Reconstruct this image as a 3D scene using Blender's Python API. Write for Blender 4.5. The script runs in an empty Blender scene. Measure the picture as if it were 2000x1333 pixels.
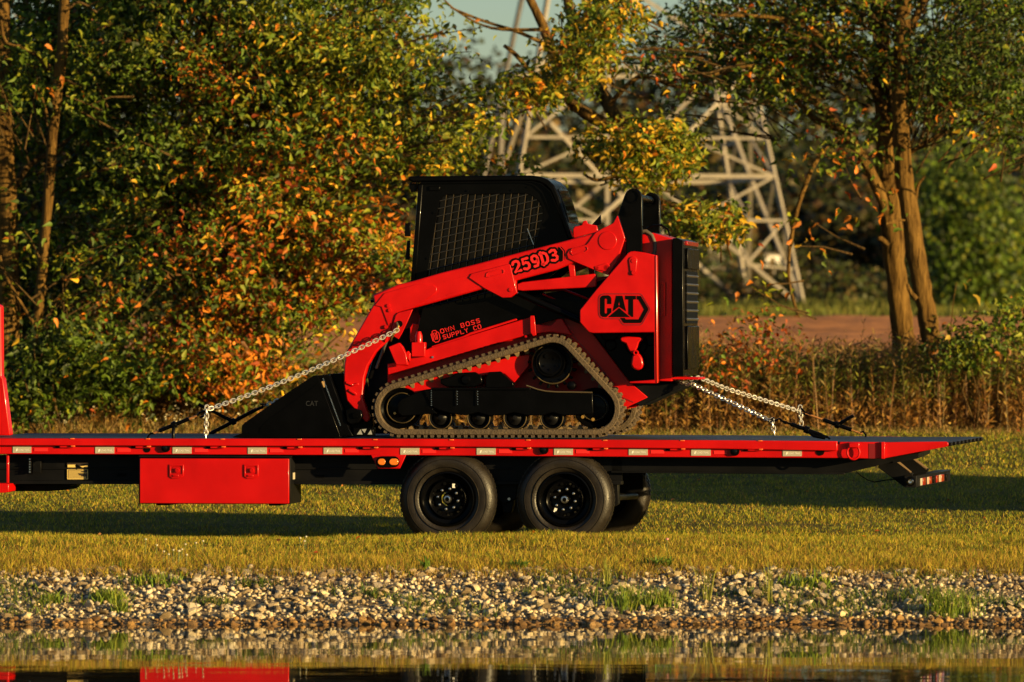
import bpy, bmesh, math, random
import numpy as np
from mathutils import Vector, Matrix
from mathutils.geometry import tessellate_polygon
random.seed(7); rng = np.random.default_rng(11)
R = math.radians
scn = bpy.context.scene
COL = scn.collection

# ------------------------------------------------------------------ camera
HC, FPX, YH = 1.79, 11520.0, 640.0          # eye height, focal length in photo pixels, horizon row
PITCH = math.atan((666.5 - YH) / FPX)
cam = bpy.data.cameras.new('camera'); camo = bpy.data.objects.new('camera', cam); COL.objects.link(camo)
camo.location = (0, 0, HC); camo.rotation_euler = (math.pi/2 - PITCH, 0, 0)
cam.sensor_width = 36; cam.lens = FPX/2000*36; cam.clip_start = 0.5; cam.clip_end = 3000
cam.dof.use_dof = True; cam.dof.focus_distance = 48.4; cam.dof.aperture_fstop = 3.5
scn.camera = camo
# ------------------------------------------------------------------ sky, sun, exposure
SUN_AZ, SUN_EL = R(56), R(7.6)              # azimuth to the right of the line of sight, behind the camera
to_sun = Vector((math.sin(SUN_AZ)*math.cos(SUN_EL), -math.cos(SUN_AZ)*math.cos(SUN_EL), math.sin(SUN_EL)))
w = bpy.data.worlds.new('World'); scn.world = w; w.use_nodes = True
nt = w.node_tree; bg = nt.nodes['Background']
sky = nt.nodes.new('ShaderNodeTexSky'); sky.sky_type = 'NISHITA'; sky.sun_disc = False
sky.sun_elevation = SUN_EL; sky.sun_rotation = math.atan2(to_sun.x, to_sun.y)
sky.air_density = 1.0; sky.dust_density = 0.5; sky.ozone_density = 2.6
nt.links.new(sky.outputs[0], bg.inputs[0]); bg.inputs[1].default_value = 0.068
sl = bpy.data.lights.new('sun', 'SUN'); so = bpy.data.objects.new('sun', sl); COL.objects.link(so)
sl.energy = 5.0; sl.angle = R(0.5); sl.color = (1.0, 0.715, 0.30)
so.rotation_euler = to_sun.to_track_quat('Z', 'Y').to_euler(); so.location = to_sun*60
scn.view_settings.view_transform = 'Standard'; scn.view_settings.look = 'None'
scn.view_settings.gamma = 1; scn.view_settings.exposure = 1.12
scn.view_settings.use_curve_mapping = False
scn.cycles.use_denoising = True; scn.cycles.max_bounces = 8; scn.cycles.transparent_max_bounces = 6
try: scn.cycles.denoiser = 'OPENIMAGEDENOISE'
except Exception: pass

# ------------------------------------------------------------------ materials
MATS = {}
def mat(name, col, rough=.5, metal=0, coat=0, coat_r=.06, var=0, vscale=6, bump=0, bscale=40, spec=.5, attr=False, transl=0, emis=None):
    if name in MATS: return MATS[name]
    m = bpy.data.materials.new(name); m.use_nodes = True; n = m.node_tree.nodes; l = m.node_tree.links
    p = n['Principled BSDF']; out = n['Material Output']
    p.inputs['Roughness'].default_value = rough; p.inputs['Metallic'].default_value = metal
    p.inputs['Specular IOR Level'].default_value = spec
    p.inputs['Coat Weight'].default_value = coat; p.inputs['Coat Roughness'].default_value = coat_r
    p.inputs['Base Color'].default_value = (*col, 1)
    src = None
    if attr:
        a = n.new('ShaderNodeAttribute'); a.attribute_name = 'Col'; src = a.outputs['Color']
    if var:
        tc = n.new('ShaderNodeTexCoord'); nz = n.new('ShaderNodeTexNoise'); nz.inputs['Scale'].default_value = vscale
        nz.inputs['Detail'].default_value = 5
        l.new(tc.outputs['Object'], nz.inputs['Vector'])
        mr = n.new('ShaderNodeMapRange'); mr.inputs['From Min'].default_value = .3; mr.inputs['From Max'].default_value = .7
        mr.inputs['To Min'].default_value = 1-var; mr.inputs['To Max'].default_value = 1+var
        l.new(nz.outputs['Fac'], mr.inputs['Value'])
        mx = n.new('ShaderNodeVectorMath'); mx.operation = 'SCALE'
        if src: l.new(src, mx.inputs[0])
        else: mx.inputs[0].default_value = col
        l.new(mr.outputs[0], mx.inputs['Scale']); src = mx.outputs[0]
        if not attr:
            r2 = n.new('ShaderNodeMapRange'); r2.inputs['From Min'].default_value = .3; r2.inputs['From Max'].default_value = .7
            r2.inputs['To Min'].default_value = max(0, rough-.08); r2.inputs['To Max'].default_value = min(1, rough+.10)
            l.new(nz.outputs['Fac'], r2.inputs['Value']); l.new(r2.outputs[0], p.inputs['Roughness'])
    if src: l.new(src, p.inputs['Base Color'])
    if bump:
        tc2 = n.new('ShaderNodeTexCoord'); nb = n.new('ShaderNodeTexNoise'); nb.inputs['Scale'].default_value = bscale; nb.inputs['Detail'].default_value = 4
        l.new(tc2.outputs['Object'], nb.inputs['Vector'])
        b = n.new('ShaderNodeBump'); b.inputs['Strength'].default_value = bump; b.inputs['Distance'].default_value = .02
        l.new(nb.outputs['Fac'], b.inputs['Height']); l.new(b.outputs[0], p.inputs['Normal'])
    if transl:
        t = n.new('ShaderNodeBsdfTranslucent'); mixs = n.new('ShaderNodeMixShader'); mixs.inputs[0].default_value = transl
        if src: l.new(src, t.inputs['Color'])
        l.new(p.outputs[0], mixs.inputs[1]); l.new(t.outputs[0], mixs.inputs[2]); l.new(mixs.outputs[0], out.inputs['Surface'])
    MATS[name] = m; return m
RED = mat('red_paint', (.43, .0015, .001), .4, coat=.22, coat_r=.1, spec=.2, var=.15, vscale=5, bump=.10, bscale=3)
REDT = mat('red_trailer_paint', (.42, .0015, .001), .38, coat=.22, coat_r=.1, spec=.2, var=.15, vscale=3.5, bump=.10, bscale=2.2)
BLK = mat('black_gloss_paint', (.0015, .0015, .0018), .22, coat=.04, coat_r=.03, spec=.05, var=.3, vscale=5)
BLKM = mat('black_frame_paint', (.005, .005, .0058), .4, spec=.09, var=.35, vscale=4)
DECK = mat('deck_black', (.012, .012, .013), .5, var=.3, vscale=3, bump=.2, bscale=60)
RUB = mat('tyre_rubber', (.013, .010, .007), .43, spec=.3, var=.25, vscale=12, bump=.15, bscale=80)
TRK = mat('dusty_track_rubber', (.07, .046, .022), .75, var=.35, vscale=9, bump=.4, bscale=60)
STEEL = mat('zinc_chain', (.60, .56, .49), .33, metal=.6)
CHROME = mat('bare_steel', (.5, .48, .45), .28, metal=1, var=.15, vscale=30)
RUST = mat('rusty_thread', (.40, .17, .05), .5, metal=.5, var=.3, vscale=50)
GLASS = mat('dark_glass', (.003, .003, .004), .03, spec=.14)
AMBER = mat('amber_lens', (.65, .16, .015), .15, coat=.5)
REDL = mat('red_lens', (.30, .008, .006), .12, coat=.6)
TAPE = mat('grey_reflective_tape', (.36, .33, .26), .45, var=.25, vscale=220)
TAPER = mat('red_reflective_tape', (.68, .012, .01), .5, var=.1, vscale=200)
WHITE = mat('white_print', (.75, .72, .66), .5)
BLKP = mat('black_print', (.002, .002, .002), .5, spec=.06)
REDP = mat('red_print', (.62, .012, .01), .4)
DRED = mat('outline_print', (.16, .003, .003), .4)
YEL = mat('yellow_print', (.72, .52, .16), .5)
def bark(name, c0, c1):
    m = bpy.data.materials.new(name); m.use_nodes = True; n = m.node_tree.nodes; l = m.node_tree.links; p = n['Principled BSDF']
    p.inputs['Roughness'].default_value = .95; p.inputs['Specular IOR Level'].default_value = .1
    tc = n.new('ShaderNodeTexCoord'); mp = n.new('ShaderNodeMapping'); mp.inputs['Scale'].default_value = (22, 22, 3.2); l.new(tc.outputs['Object'], mp.inputs['Vector'])
    nz = n.new('ShaderNodeTexNoise'); nz.inputs['Scale'].default_value = 1.0; nz.inputs['Detail'].default_value = 7; nz.inputs['Roughness'].default_value = .65; nz.inputs['Distortion'].default_value = .6; l.new(mp.outputs[0], nz.inputs['Vector'])
    n2 = n.new('ShaderNodeTexNoise'); n2.inputs['Scale'].default_value = 2.2; n2.inputs['Detail'].default_value = 3; l.new(tc.outputs['Object'], n2.inputs['Vector'])
    ml = n.new('ShaderNodeMath'); ml.operation = 'MULTIPLY_ADD'; ml.inputs[1].default_value = .45; l.new(n2.outputs['Fac'], ml.inputs[0]); l.new(nz.outputs['Fac'], ml.inputs[2])
    cr = n.new('ShaderNodeValToRGB'); e = cr.color_ramp.elements; e[0].position = .52; e[0].color = (*c0, 1); e[1].position = .92; e[1].color = (*c1, 1)
    l.new(ml.outputs[0], cr.inputs[0]); l.new(cr.outputs[0], p.inputs['Base Color'])
    b = n.new('ShaderNodeBump'); b.inputs['Strength'].default_value = 1; b.inputs['Distance'].default_value = .05; l.new(nz.outputs['Fac'], b.inputs['Height']); l.new(b.outputs[0], p.inputs['Normal']); return m
BARK = bark('bark', (.03, .014, .004), (.20, .112, .028)); BARK2 = bark('dark_bark', (.035, .02, .008), (.14, .085, .03))
LEAF = mat('leaf', (.1, .1, .02), .55, attr=True, transl=.32, spec=.3)
GRASSM = mat('grass_blade', (.1, .1, .02), .6, attr=True, transl=.30, spec=.2)
STONE = mat('limestone', (.4, .34, .26), .85, attr=True, var=.25, vscale=25, bump=.5, bscale=60)
GALV = mat('galvanised_steel', (.27, .23, .18), .7, var=.2, vscale=2)

# ------------------------------------------------------------------ measuring helpers
CP, SP = math.cos(PITCH), math.sin(PITCH)
def ray(px, py):
    a = (px-1000)/FPX; b = -(py-666.5)/FPX
    return Vector((a, CP + b*SP, -SP + b*CP))
def W(px, py, d):                       # point of the photograph at distance d, in world metres
    r = ray(px, py); return Vector((0, 0, HC)) + r*(d/r.y)
YAW = R(-7.0)
TO = Vector((0, 48.0, 0)); TR = Matrix.Rotation(YAW, 3, 'Z'); TRI = TR.transposed()
def T(px, py, yl):                      # point at depth yl in the trailer's own frame (x along it, y across it)
    o = TRI @ (Vector((0, 0, HC)) - TO); r = TRI @ ray(px, py)
    return o + r*((yl-o.y)/r.y)
def TW(p): return TO + TR @ Vector(p)
PXM = 240.0
def gz(x, y):
    ys = [-200, -60, -3, 2, 5, 10, 38, 41.1, 41.55, 42.85, 43.3, 45.4, 46.6, 47.7, 51, 66, 75, 100, 150, 175, 250, 420, 1200]
    zs = [2, .8, .35, .2, -.9, -1.3, -1.3, -.44, -.33, -.02, .03, .14, .13, .0, .0, .59, .8, 1.3, 2.0, 2.42, 3.6, 11, 40]
    z = np.interp(y, ys, zs)
    return z + .015*np.sin(x*1.3+y*.7)*np.clip((np.asarray(y)-43)/2, 0, 1)*np.where((np.asarray(y) > 47) & (np.asarray(y) < 52), 0, 1)

# ------------------------------------------------------------------ mesh builder
class MB:
    def __init__(s): s.v = []; s.f = []
    def add(s, vs, fs):
        o = len(s.v); s.v += [Vector(v) for v in vs]; s.f += [tuple(i+o for i in f) for f in fs]; return s
    def prism(s, loops, y0, y1, ym=None):
        """photo-measured outline(s) in the plane y0, extruded across to y1"""
        if not isinstance(loops[0][0], (tuple, list)): loops = [loops]
        ym = y0 if ym is None else ym
        L = []
        for lp in loops:
            L.append([T(p[0], p[1], ym) for p in lp])
        return s.extr(L, y0, y1)
    def extr(s, L, y0, y1):
        off = []; k = 0
        for lp in L: off.append(k); k += len(lp)
        flat = [p for lp in L for p in lp]
        n = len(flat)
        vs = [(p.x, y0, p.z) for p in flat] + [(p.x, y1, p.z) for p in flat]
        fs = []
        if len(L) == 1:
            ar = sum(L[0][i].x*L[0][(i+1) % n].z - L[0][(i+1) % n].x*L[0][i].z for i in range(n))
            idx = list(range(n)) if ar > 0 else list(range(n))[::-1]
            fs.append(tuple(idx)); fs.append(tuple(i+n for i in reversed(idx)))
        else:
            tri = tessellate_polygon([[Vector((p.x, p.z, 0)) for p in lp] for lp in L])
            for t in tri:
                a, b, c = [flat[i] for i in t]
                cr = (b.x-a.x)*(c.z-a.z)-(b.z-a.z)*(c.x-a.x)
                t = tuple(t) if cr > 0 else tuple(reversed(t))
                fs.append(t); fs.append(tuple(i+n for i in reversed(t)))
        for li, lp in enumerate(L):
            m = len(lp); o = off[li]
            ar = sum(lp[i].x*lp[(i+1) % m].z - lp[(i+1) % m].x*lp[i].z for i in range(m))
            flip = (ar > 0) != (li > 0)
            for i in range(m):
                a, b = o+i, o+(i+1) % m
                q = (a, a+n, b+n, b) if flip else (b, b+n, a+n, a)
                fs.append(q)
        return s.add(vs, fs)
    def rect(s, x0, y0, x1, y1, a, b, ym=None): return s.prism([(x0, y0), (x1, y0), (x1, y1), (x0, y1)], a, b, ym)
    def box(s, c, d, rot=None):
        vs = []
        for i in (-1, 1):
            for j in (-1, 1):
                for k in (-1, 1):
                    p = Vector((i*d[0]/2, j*d[1]/2, k*d[2]/2))
                    vs.append((rot @ p if rot else p) + Vector(c))
        return s.add(vs, [(0, 1, 3, 2), (4, 6, 7, 5), (0, 4, 5, 1), (2, 3, 7, 6), (0, 2, 6, 4), (1, 5, 7, 3)])
    def bar(s, a, b, wd, ht=None):
        a, b = Vector(a), Vector(b); d = b-a; ht = ht or wd
        q = d.to_track_quat('X', 'Z').to_matrix()
        return s.box((a+b)/2, (d.length, wd, ht), q)
    def lathe(s, c, prof, n=40, closed=False):
        """profile of (radius, y) turned about the y axis through c"""
        vs = []; m = len(prof)
        for (r, y) in prof:
            for k in range(n):
                a = 2*math.pi*k/n; vs.append((c[0]+r*math.cos(a), c[1]+y, c[2]+r*math.sin(a)))
        fs = []
        for i in range(m if closed else m-1):
            i2 = (i+1) % m
            for k in range(n):
                k2 = (k+1) % n; fs.append((i*n+k, i2*n+k, i2*n+k2, i*n+k2))
        if not closed:
            fs.append(tuple(range(n))); fs.append(tuple(reversed(range((m-1)*n, m*n))))
        return s.add(vs, fs)
    def cyl(s, px, py, rpx, y0, y1, n=28):
        c = T(px, py, y0); r = rpx/PXM
        return s.lathe((c.x, 0, c.z), [(r*.94, y0), (r, y0+.006), (r, y1)] if y1-y0 > .02 else [(r, y0), (r, y1)], n)
    def tube(s, pts, r, n=8, closed=False):
        pts = [Vector(p) for p in pts]; m = len(pts); vs = []; up = Vector((0, 0, 1)); prev = None
        for i, p in enumerate(pts):
            rr = r[i] if isinstance(r, (list, tuple)) else r
            if closed: d = pts[(i+1) % m]-pts[i-1]
            else: d = pts[min(i+1, m-1)]-pts[max(i-1, 0)]
            d.normalize()
            if prev is None: a = d.cross(up) if abs(d.z) < .95 else d.cross(Vector((1, 0, 0)))
            else: a = prev - d*prev.dot(d)
            a.normalize(); prev = a; b = d.cross(a)
            for k in range(n):
                t = 2*math.pi*k/n; vs.append(p + (a*math.cos(t)+b*math.sin(t))*rr)
        fs = []
        for i in range(m if closed else m-1):
            i2 = (i+1) % m
            for k in range(n):
                k2 = (k+1) % n; fs.append((i*n+k, i*n+k2, i2*n+k2, i2*n+k))
        if not closed:
            fs.append(tuple(reversed(range(n)))); fs.append(tuple(range((m-1)*n, m*n)))
        return s.add(vs, fs)
    def stroke(s, pts, wpx, y0, y1, closed=False):
        """a raised bead of width wpx along a measured line"""
        P = [T(p[0], p[1], y0) for p in pts]; hw = wpx/PXM/2; n = len(P); a = []; b = []
        for i in range(n):
            p0 = P[i-1] if (i > 0 or closed) else P[i]; p1 = P[(i+1) % n] if (i < n-1 or closed) else P[i]
            d = Vector((p1.x-p0.x, p1.z-p0.z)); d.normalize(); nn = Vector((-d.y, d.x))
            a.append((P[i].x+nn.x*hw, P[i].z+nn.y*hw)); b.append((P[i].x-nn.x*hw, P[i].z-nn.y*hw))
        for i in range(n if closed else n-1):
            j = (i+1) % n
            vs = [(q[0], y, q[1]) for y in (y0, y1) for q in (a[i], a[j], b[j], b[i])]
            s.add(vs, [(0, 1, 2, 3), (7, 6, 5, 4), (0, 4, 5, 1), (1, 5, 6, 2), (2, 6, 7, 3), (3, 7, 4, 0)])
        return s
def finish(me, sharp=38):
    bm = bmesh.new(); bm.from_mesh(me); bmesh.ops.recalc_face_normals(bm, faces=bm.faces); bm.to_mesh(me); bm.free()
    me.polygons.foreach_set('use_smooth', [True]*len(me.polygons))
    try: me.set_sharp_from_angle(angle=R(sharp))
    except Exception: pass
def root(name, label, cat, o=(0, 0, 0), world=None, group=None):
    e = bpy.data.objects.new(name, None); COL.objects.link(e); e.empty_display_size = .2
    if world is not None: e.location = world; e['o'] = (0, 0, 0)
    else: e.location = TW(o); e.rotation_euler = (0, 0, YAW)
    e['label'] = label; e['category'] = cat
    if group: e['group'] = group
    ORI[e.name] = Vector(o) if world is None else Vector(world)
    if 'o' in e: del e['o']
    return e
ORI = {}
def top(o):
    while o.parent: o = o.parent
    return o
def part(name, mb, m, parent=None, bevel=0, label=None, kind=None, sharp=38):
    me = bpy.data.meshes.new(name)
    org = ORI[top(parent).name] if parent else Vector((0, 0, 0))
    me.from_pydata([tuple(v-org) for v in mb.v], [], mb.f); me.materials.append(m); finish(me, sharp)
    ob = bpy.data.objects.new(name, me); COL.objects.link(ob)
    if parent: ob.parent = parent
    if bevel:
        b = ob.modifiers.new('bevel', 'BEVEL'); b.width = bevel; b.segments = 2; b.limit_method = 'ANGLE'; b.angle_limit = R(35)
        b.harden_normals = False
    if label: ob['label'] = label
    if kind: ob['kind'] = kind
    return ob
def thing(name, mb, m, label, cat, bevel=0, o=(0, 0, 0), group=None):
    """a thing that is a single mesh, in the trailer frame"""
    me = bpy.data.meshes.new(name); me.from_pydata([tuple(v-Vector(o)) for v in mb.v], [], mb.f); me.materials.append(m); finish(me)
    ob = bpy.data.objects.new(name, me); COL.objects.link(ob); ob.location = TW(o); ob.rotation_euler = (0, 0, YAW)
    ob['label'] = label; ob['category'] = cat
    if group: ob['group'] = group
    return ob
def inst(src, parent, mtx, name=None):
    ob = bpy.data.objects.new(name or src.name, src.data if hasattr(src, 'data') else src); COL.objects.link(ob); ob.parent = parent
    ob.matrix_local = mtx; return ob
def mesh_of(name, mb, m, sharp=38):
    me = bpy.data.meshes.new(name); me.from_pydata([tuple(v) for v in mb.v], [], mb.f); me.materials.append(m); finish(me, sharp); return me
def text_geo(body, offset=0.0, ext=.0):
    cu = bpy.data.curves.new('lettering', 'FONT'); cu.body = body; cu.size = 1; cu.offset = offset; cu.resolution_u = 3; cu.fill_mode = 'FRONT'
    o = bpy.data.objects.new('lettering', cu); COL.objects.link(o)
    dg = bpy.context.evaluated_depsgraph_get(); me = bpy.data.meshes.new_from_object(o.evaluated_get(dg))
    vs = [v.co.copy() for v in me.vertices]; fs = [tuple(p.vertices) for p in me.polygons]
    bpy.data.objects.remove(o); bpy.data.meshes.remove(me); return vs, fs
def text_mb(body, a, b, hpx, y, offset=0.0, pad=0.0, ref=None):
    """flat lettering from baseline point a to baseline point b (photo pixels), cap height hpx"""
    vs, fs = text_geo(body, offset); rv = text_geo(body, 0)[0] if offset else vs
    x0, x1 = min(v.x for v in rv), max(v.x for v in rv); z0, z1 = 0.0, max(v.y for v in rv)
    A, B = T(a[0], a[1], y), T(b[0], b[1], y); u = B-A; n = Vector((-u.z, 0, u.x)).normalized()*(hpx/PXM)
    mb = MB(); mb.add([A + u*((v.x-x0)/(x1-x0)) + n*(v.y/z1) for v in vs], fs); return mb
def np_mesh(name, V, F, m, C=None, kind='stuff', parent=None, smooth=False, org=None):
    V = np.asarray(V, np.float32); F = np.asarray(F, np.int32); k = F.shape[1]
    if org is not None: V = V-np.asarray(org, np.float32)
    me = bpy.data.meshes.new(name); me.vertices.add(len(V)); me.vertices.foreach_set('co', V.ravel())
    me.loops.add(F.size); me.loops.foreach_set('vertex_index', F.ravel())
    me.polygons.add(len(F)); me.polygons.foreach_set('loop_start', np.arange(0, F.size, k, dtype=np.int32))
    me.polygons.foreach_set('loop_total', np.full(len(F), k, np.int32)) if bpy.app.version < (4, 1, 0) else None
    me.update(calc_edges=True)
    if C is not None:
        at = me.color_attributes.new('Col', 'FLOAT_COLOR', 'POINT')
        C4 = np.ones((len(V), 4), np.float32); C4[:, :3] = C; at.data.foreach_set('color', C4.ravel())
    if smooth: me.polygons.foreach_set('use_smooth', np.ones(len(F), bool))
    me.materials.append(m); me.validate()
    ob = bpy.data.objects.new(name, me); COL.objects.link(ob)
    if parent: ob.parent = parent
    if kind: ob['kind'] = kind
    return ob

#==SETTING==
# ------------------------------------------------------------------ the ground: one sheet to the horizon
def ground_material():
    m = bpy.data.materials.new('soil_and_turf'); m.use_nodes = True; n = m.node_tree.nodes; l = m.node_tree.links
    p = n['Principled BSDF']; p.inputs['Roughness'].default_value = .95; p.inputs['Specular IOR Level'].default_value = .1
    tc = n.new('ShaderNodeTexCoord'); nz = n.new('ShaderNodeTexNoise'); nz.inputs['Scale'].default_value = 1.7; nz.inputs['Detail'].default_value = 8
    l.new(tc.outputs['Object'], nz.inputs['Vector'])
    cr = n.new('ShaderNodeValToRGB'); e = cr.color_ramp.elements
    e[0].position = .35; e[0].color = (.07, .06, .014, 1); e[1].position = .66; e[1].color = (.15, .12, .028, 1)
    l.new(nz.outputs['Fac'], cr.inputs[0]); l.new(cr.outputs[0], p.inputs['Base Color'])
    nb = n.new('ShaderNodeTexNoise'); nb.inputs['Scale'].default_value = 30; nb.inputs['Detail'].default_value = 6
    l.new(tc.outputs['Object'], nb.inputs['Vector'])
    b = n.new('ShaderNodeBump'); b.inputs['Strength'].default_value = .8; b.inputs['Distance'].default_value = .05
    l.new(nb.outputs['Fac'], b.inputs['Height']); l.new(b.outputs[0], p.inputs['Normal'])
    return m
def sheet(name, xs, ys, m, dz=0.0, kind='structure', fn=gz):
    X, Y = np.meshgrid(xs, ys); Z = fn(X, Y)+dz; V = np.stack([X, Y, Z], -1).reshape(-1, 3)
    nx, ny = len(xs), len(ys); i = np.arange((nx*(ny-1))).reshape(ny-1, nx)[:, :-1].ravel()
    F = np.stack([i, i+1, i+nx+1, i+nx], -1); return np_mesh(name, V, F, m, kind=kind, smooth=True)
xs = np.unique(np.concatenate([np.linspace(-900, -20, 12), np.linspace(-20, 20, 161), np.linspace(20, 900, 12)]))
ys = np.unique(np.concatenate([np.linspace(-200, 38, 20), np.linspace(38, 80, 211), np.linspace(80, 260, 50), np.linspace(260, 1200, 20)]))
ground = sheet('ground', xs, ys, ground_material())
# bare field, ridges added so its surface catches the low sun
DIRT = mat('bare_soil', (.33, .145, .065), .95, var=.3, vscale=.3, bump=.8, bscale=5, spec=.1)
sun_ridges = lambda x, y: gz(x, y)+.10+.085*np.sin(y*2*np.pi/.85+.35*np.sin(x*.6))+.03*np.sin(x*2.3+y*3.1)
field = sheet('bare_field', np.linspace(-40, 40, 120), np.linspace(86, 141, 480), DIRT, fn=sun_ridges)
# pond
def water_material():
    m = bpy.data.materials.new('pond_water'); m.use_nodes = True; n = m.node_tree.nodes; l = m.node_tree.links
    p = n['Principled BSDF']; p.inputs['Base Color'].default_value = (.012, .011, .007, 1); p.inputs['Roughness'].default_value = .022
    p.inputs['IOR'].default_value = 1.33; p.inputs['Specular IOR Level'].default_value = .42
    tc = n.new('ShaderNodeTexCoord'); hs = []
    for sc, wgt, det in (((.7, 1.6, 1), 1.0, 2), ((5, 8, 1), .10, 1)):
        mp = n.new('ShaderNodeMapping'); mp.inputs['Scale'].default_value = sc; l.new(tc.outputs['Object'], mp.inputs['Vector'])
        nz = n.new('ShaderNodeTexNoise'); nz.inputs['Scale'].default_value = 1; nz.inputs['Detail'].default_value = det
        l.new(mp.outputs[0], nz.inputs['Vector'])
        ml = n.new('ShaderNodeMath'); ml.operation = 'MULTIPLY'; ml.inputs[1].default_value = wgt; l.new(nz.outputs['Fac'], ml.inputs[0]); hs.append(ml)
    ad = n.new('ShaderNodeMath'); ad.operation = 'ADD'; l.new(hs[0].outputs[0], ad.inputs[0]); l.new(hs[1].outputs[0], ad.inputs[1])
    b = n.new('ShaderNodeBump'); b.inputs['Strength'].default_value = 1.0; b.inputs['Distance'].default_value = .0020
    l.new(ad.outputs[0], b.inputs['Height']); l.new(b.outputs[0], p.inputs['Normal'])
    return m
WL = -.305
water = sheet('pond_water', np.linspace(-60, 60, 3), np.linspace(2.5, 42.2, 3), water_material(), fn=lambda x, y: np.full_like(x, WL))

# ------------------------------------------------------------------ grass: blades growing on the lawn
def blades(n, x, y, h, wd, lean, C, zoff=0, tipmul=1.15):
    z = gz(x, y)+zoff-.01; a = rng.uniform(0, 2*np.pi, n); ca, sa = np.cos(a), np.sin(a)
    l = rng.uniform(0, 1, n)*lean*h; b = rng.uniform(0, 2*np.pi, n); lx, ly = np.cos(b)*l, np.sin(b)*l
    V = np.zeros((n, 5, 3), np.float32)
    V[:, 0] = np.stack([x-ca*wd/2, y-sa*wd/2, z], -1); V[:, 1] = np.stack([x+ca*wd/2, y+sa*wd/2, z], -1)
    V[:, 2] = np.stack([x-ca*wd*.4+lx*.4, y-sa*wd*.4+ly*.4, z+h*.6], -1); V[:, 3] = np.stack([x+ca*wd*.4+lx*.4, y+sa*wd*.4+ly*.4, z+h*.6], -1)
    V[:, 4] = np.stack([x+lx, y+ly, z+h], -1)
    o = np.arange(n)[:, None]*5
    F = np.concatenate([o+np.array([[0, 1, 3]]), o+np.array([[0, 3, 2]]), o+np.array([[2, 3, 4]])], 0)
    CC = np.repeat(C[:, None, :], 5, 1); CC[:, 4] *= tipmul
    return V.reshape(-1, 3), F, CC.reshape(-1, 3)
def noise2(x, y, s, seed):
    r = np.random.default_rng(seed); t = np.zeros_like(x)
    for k in range(6):
        a = r.uniform(0, 2*np.pi); f = s*r.uniform(.5, 1.8); t += np.sin((x*np.cos(a)+y*np.sin(a))*f + r.uniform(0, 6.28))
    return t/6
def pick(n, cols, wts):
    i = rng.choice(len(cols), n, p=np.array(wts)/sum(wts)); c = np.array(cols)[i]
    return c*rng.uniform(.7, 1.3, (n, 1))
G1, G2, G3, G4, G5 = (.10, .14, .011), (.215, .225, .015), (.40, .32, .022), (.52, .35, .045), (.27, .14, .03)
def lawn(n, y0, y1, hm, wd, seed):
    y = rng.uniform(y0, y1, n); x = rng.uniform(-1, 1, n)*(y*.0905+1.8)
    nz = noise2(x, y, 2.2, seed); nz2 = noise2(x, y, 7, seed+1)
    edge = np.clip((44.6-y)/1.6, 0, 1)
    C = pick(n, [G1, G2, G3, G4, G5], [.28, .38, .20, .08, .06])
    br = pick(n, [G1, G3, G4, G5], [.16, .26, .26, .32]); k = rng.uniform(0, 1, n) < (.12+.30*nz+.85*np.clip((47.0-y)/4.0, 0, 1))
    C[k] = br[k]
    h = hm*rng.uniform(.45, 1.2, n)*(1+.45*nz2)*(1+.25*nz)*(1+.9*edge)
    return blades(n, x, y, h, wd*rng.uniform(.7, 1.3, n), 1.0, C)
parts_ = [lawn(190000, 42.75, 48.0, .046, .0044, 3), lawn(190000, 48.0, 60, .037, .0060, 5), lawn(80000, 60, 72, .045, .009, 6)]
off = 0; VV = []; FF = []; CC = []
for v, f, c in parts_: VV.append(v); FF.append(f+off); CC.append(c); off += len(v)
grass = np_mesh('lawn_grass', np.concatenate(VV), np.concatenate(FF), GRASSM, np.concatenate(CC))
grass['label'] = 'golden green mown lawn grass between the stone bank and the weeds'; grass['category'] = 'grass'

# ------------------------------------------------------------------ stone bank at the water's edge
def hull(seed, n=13):
    r = random.Random(seed); bm = bmesh.new(); sx, sy, sz = r.uniform(.8, 1.2), r.uniform(.7, 1.05), r.uniform(.5, .8)
    for k in range(n):
        v = Vector((r.gauss(0, 1), r.gauss(0, 1), r.gauss(0, 1))).normalized()*r.uniform(.85, 1.05)
        bm.verts.new((v.x*sx, v.y*sy, v.z*sz))
    bmesh.ops.convex_hull(bm, input=bm.verts)
    bmesh.ops.delete(bm, geom=[v for v in bm.verts if not v.link_faces], context='VERTS')
    bmesh.ops.triangulate(bm, faces=bm.faces)
    me = bpy.data.meshes.new('stone'); bm.to_mesh(me); bm.free(); return me
HM = [hull(k) for k in range(10)]
HV = [np.array([v.co[:] for v in m.vertices], np.float32) for m in HM]; HF = [np.array([p.vertices[:] for p in m.polygons], np.int32) for m in HM]
PAL_ST = [(.54, .42, .23), (.60, .48, .29), (.38, .28, .15), (.60, .50, .34), (.24, .165, .08), (.40, .32, .22), (.31, .225, .12), (.20, .15, .10)]
bank = sheet('stone_bank', np.linspace(-9, 9, 60), np.linspace(40.6, 43.15, 24), mat('wet_silt', (.16, .115, .065), .9, var=.5, vscale=14, bump=1, bscale=60), dz=.012)
NS = 21000
sx = rng.uniform(-5.6, 5.6, NS); sy = 41.25 + (43.02-41.25+.10*noise2(sx, sx*0, 2.5, 77)+rng.normal(0, .04, NS))*rng.uniform(0, 1, NS); ssz = np.exp(rng.normal(math.log(.0156), .46, NS)); ssz = np.clip(ssz, .008, .044)
sx[:40] = rng.uniform(-3.7, 3.7, 40); ssz[:40] = rng.uniform(.032, .046, 40)
szz = gz(sx, sy)+ssz*.3+rng.uniform(0, .018, NS); wet = sy < 41.72+.06*noise2(sx, sy, 3, 9)
order = np.argsort(-ssz*(np.abs(sx) < 3.75)*(sy > 41.45)); sel = set(order[:300].tolist())
VV = []; FF = []; CC = []; off = 0
stone_meshes = {}
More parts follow.
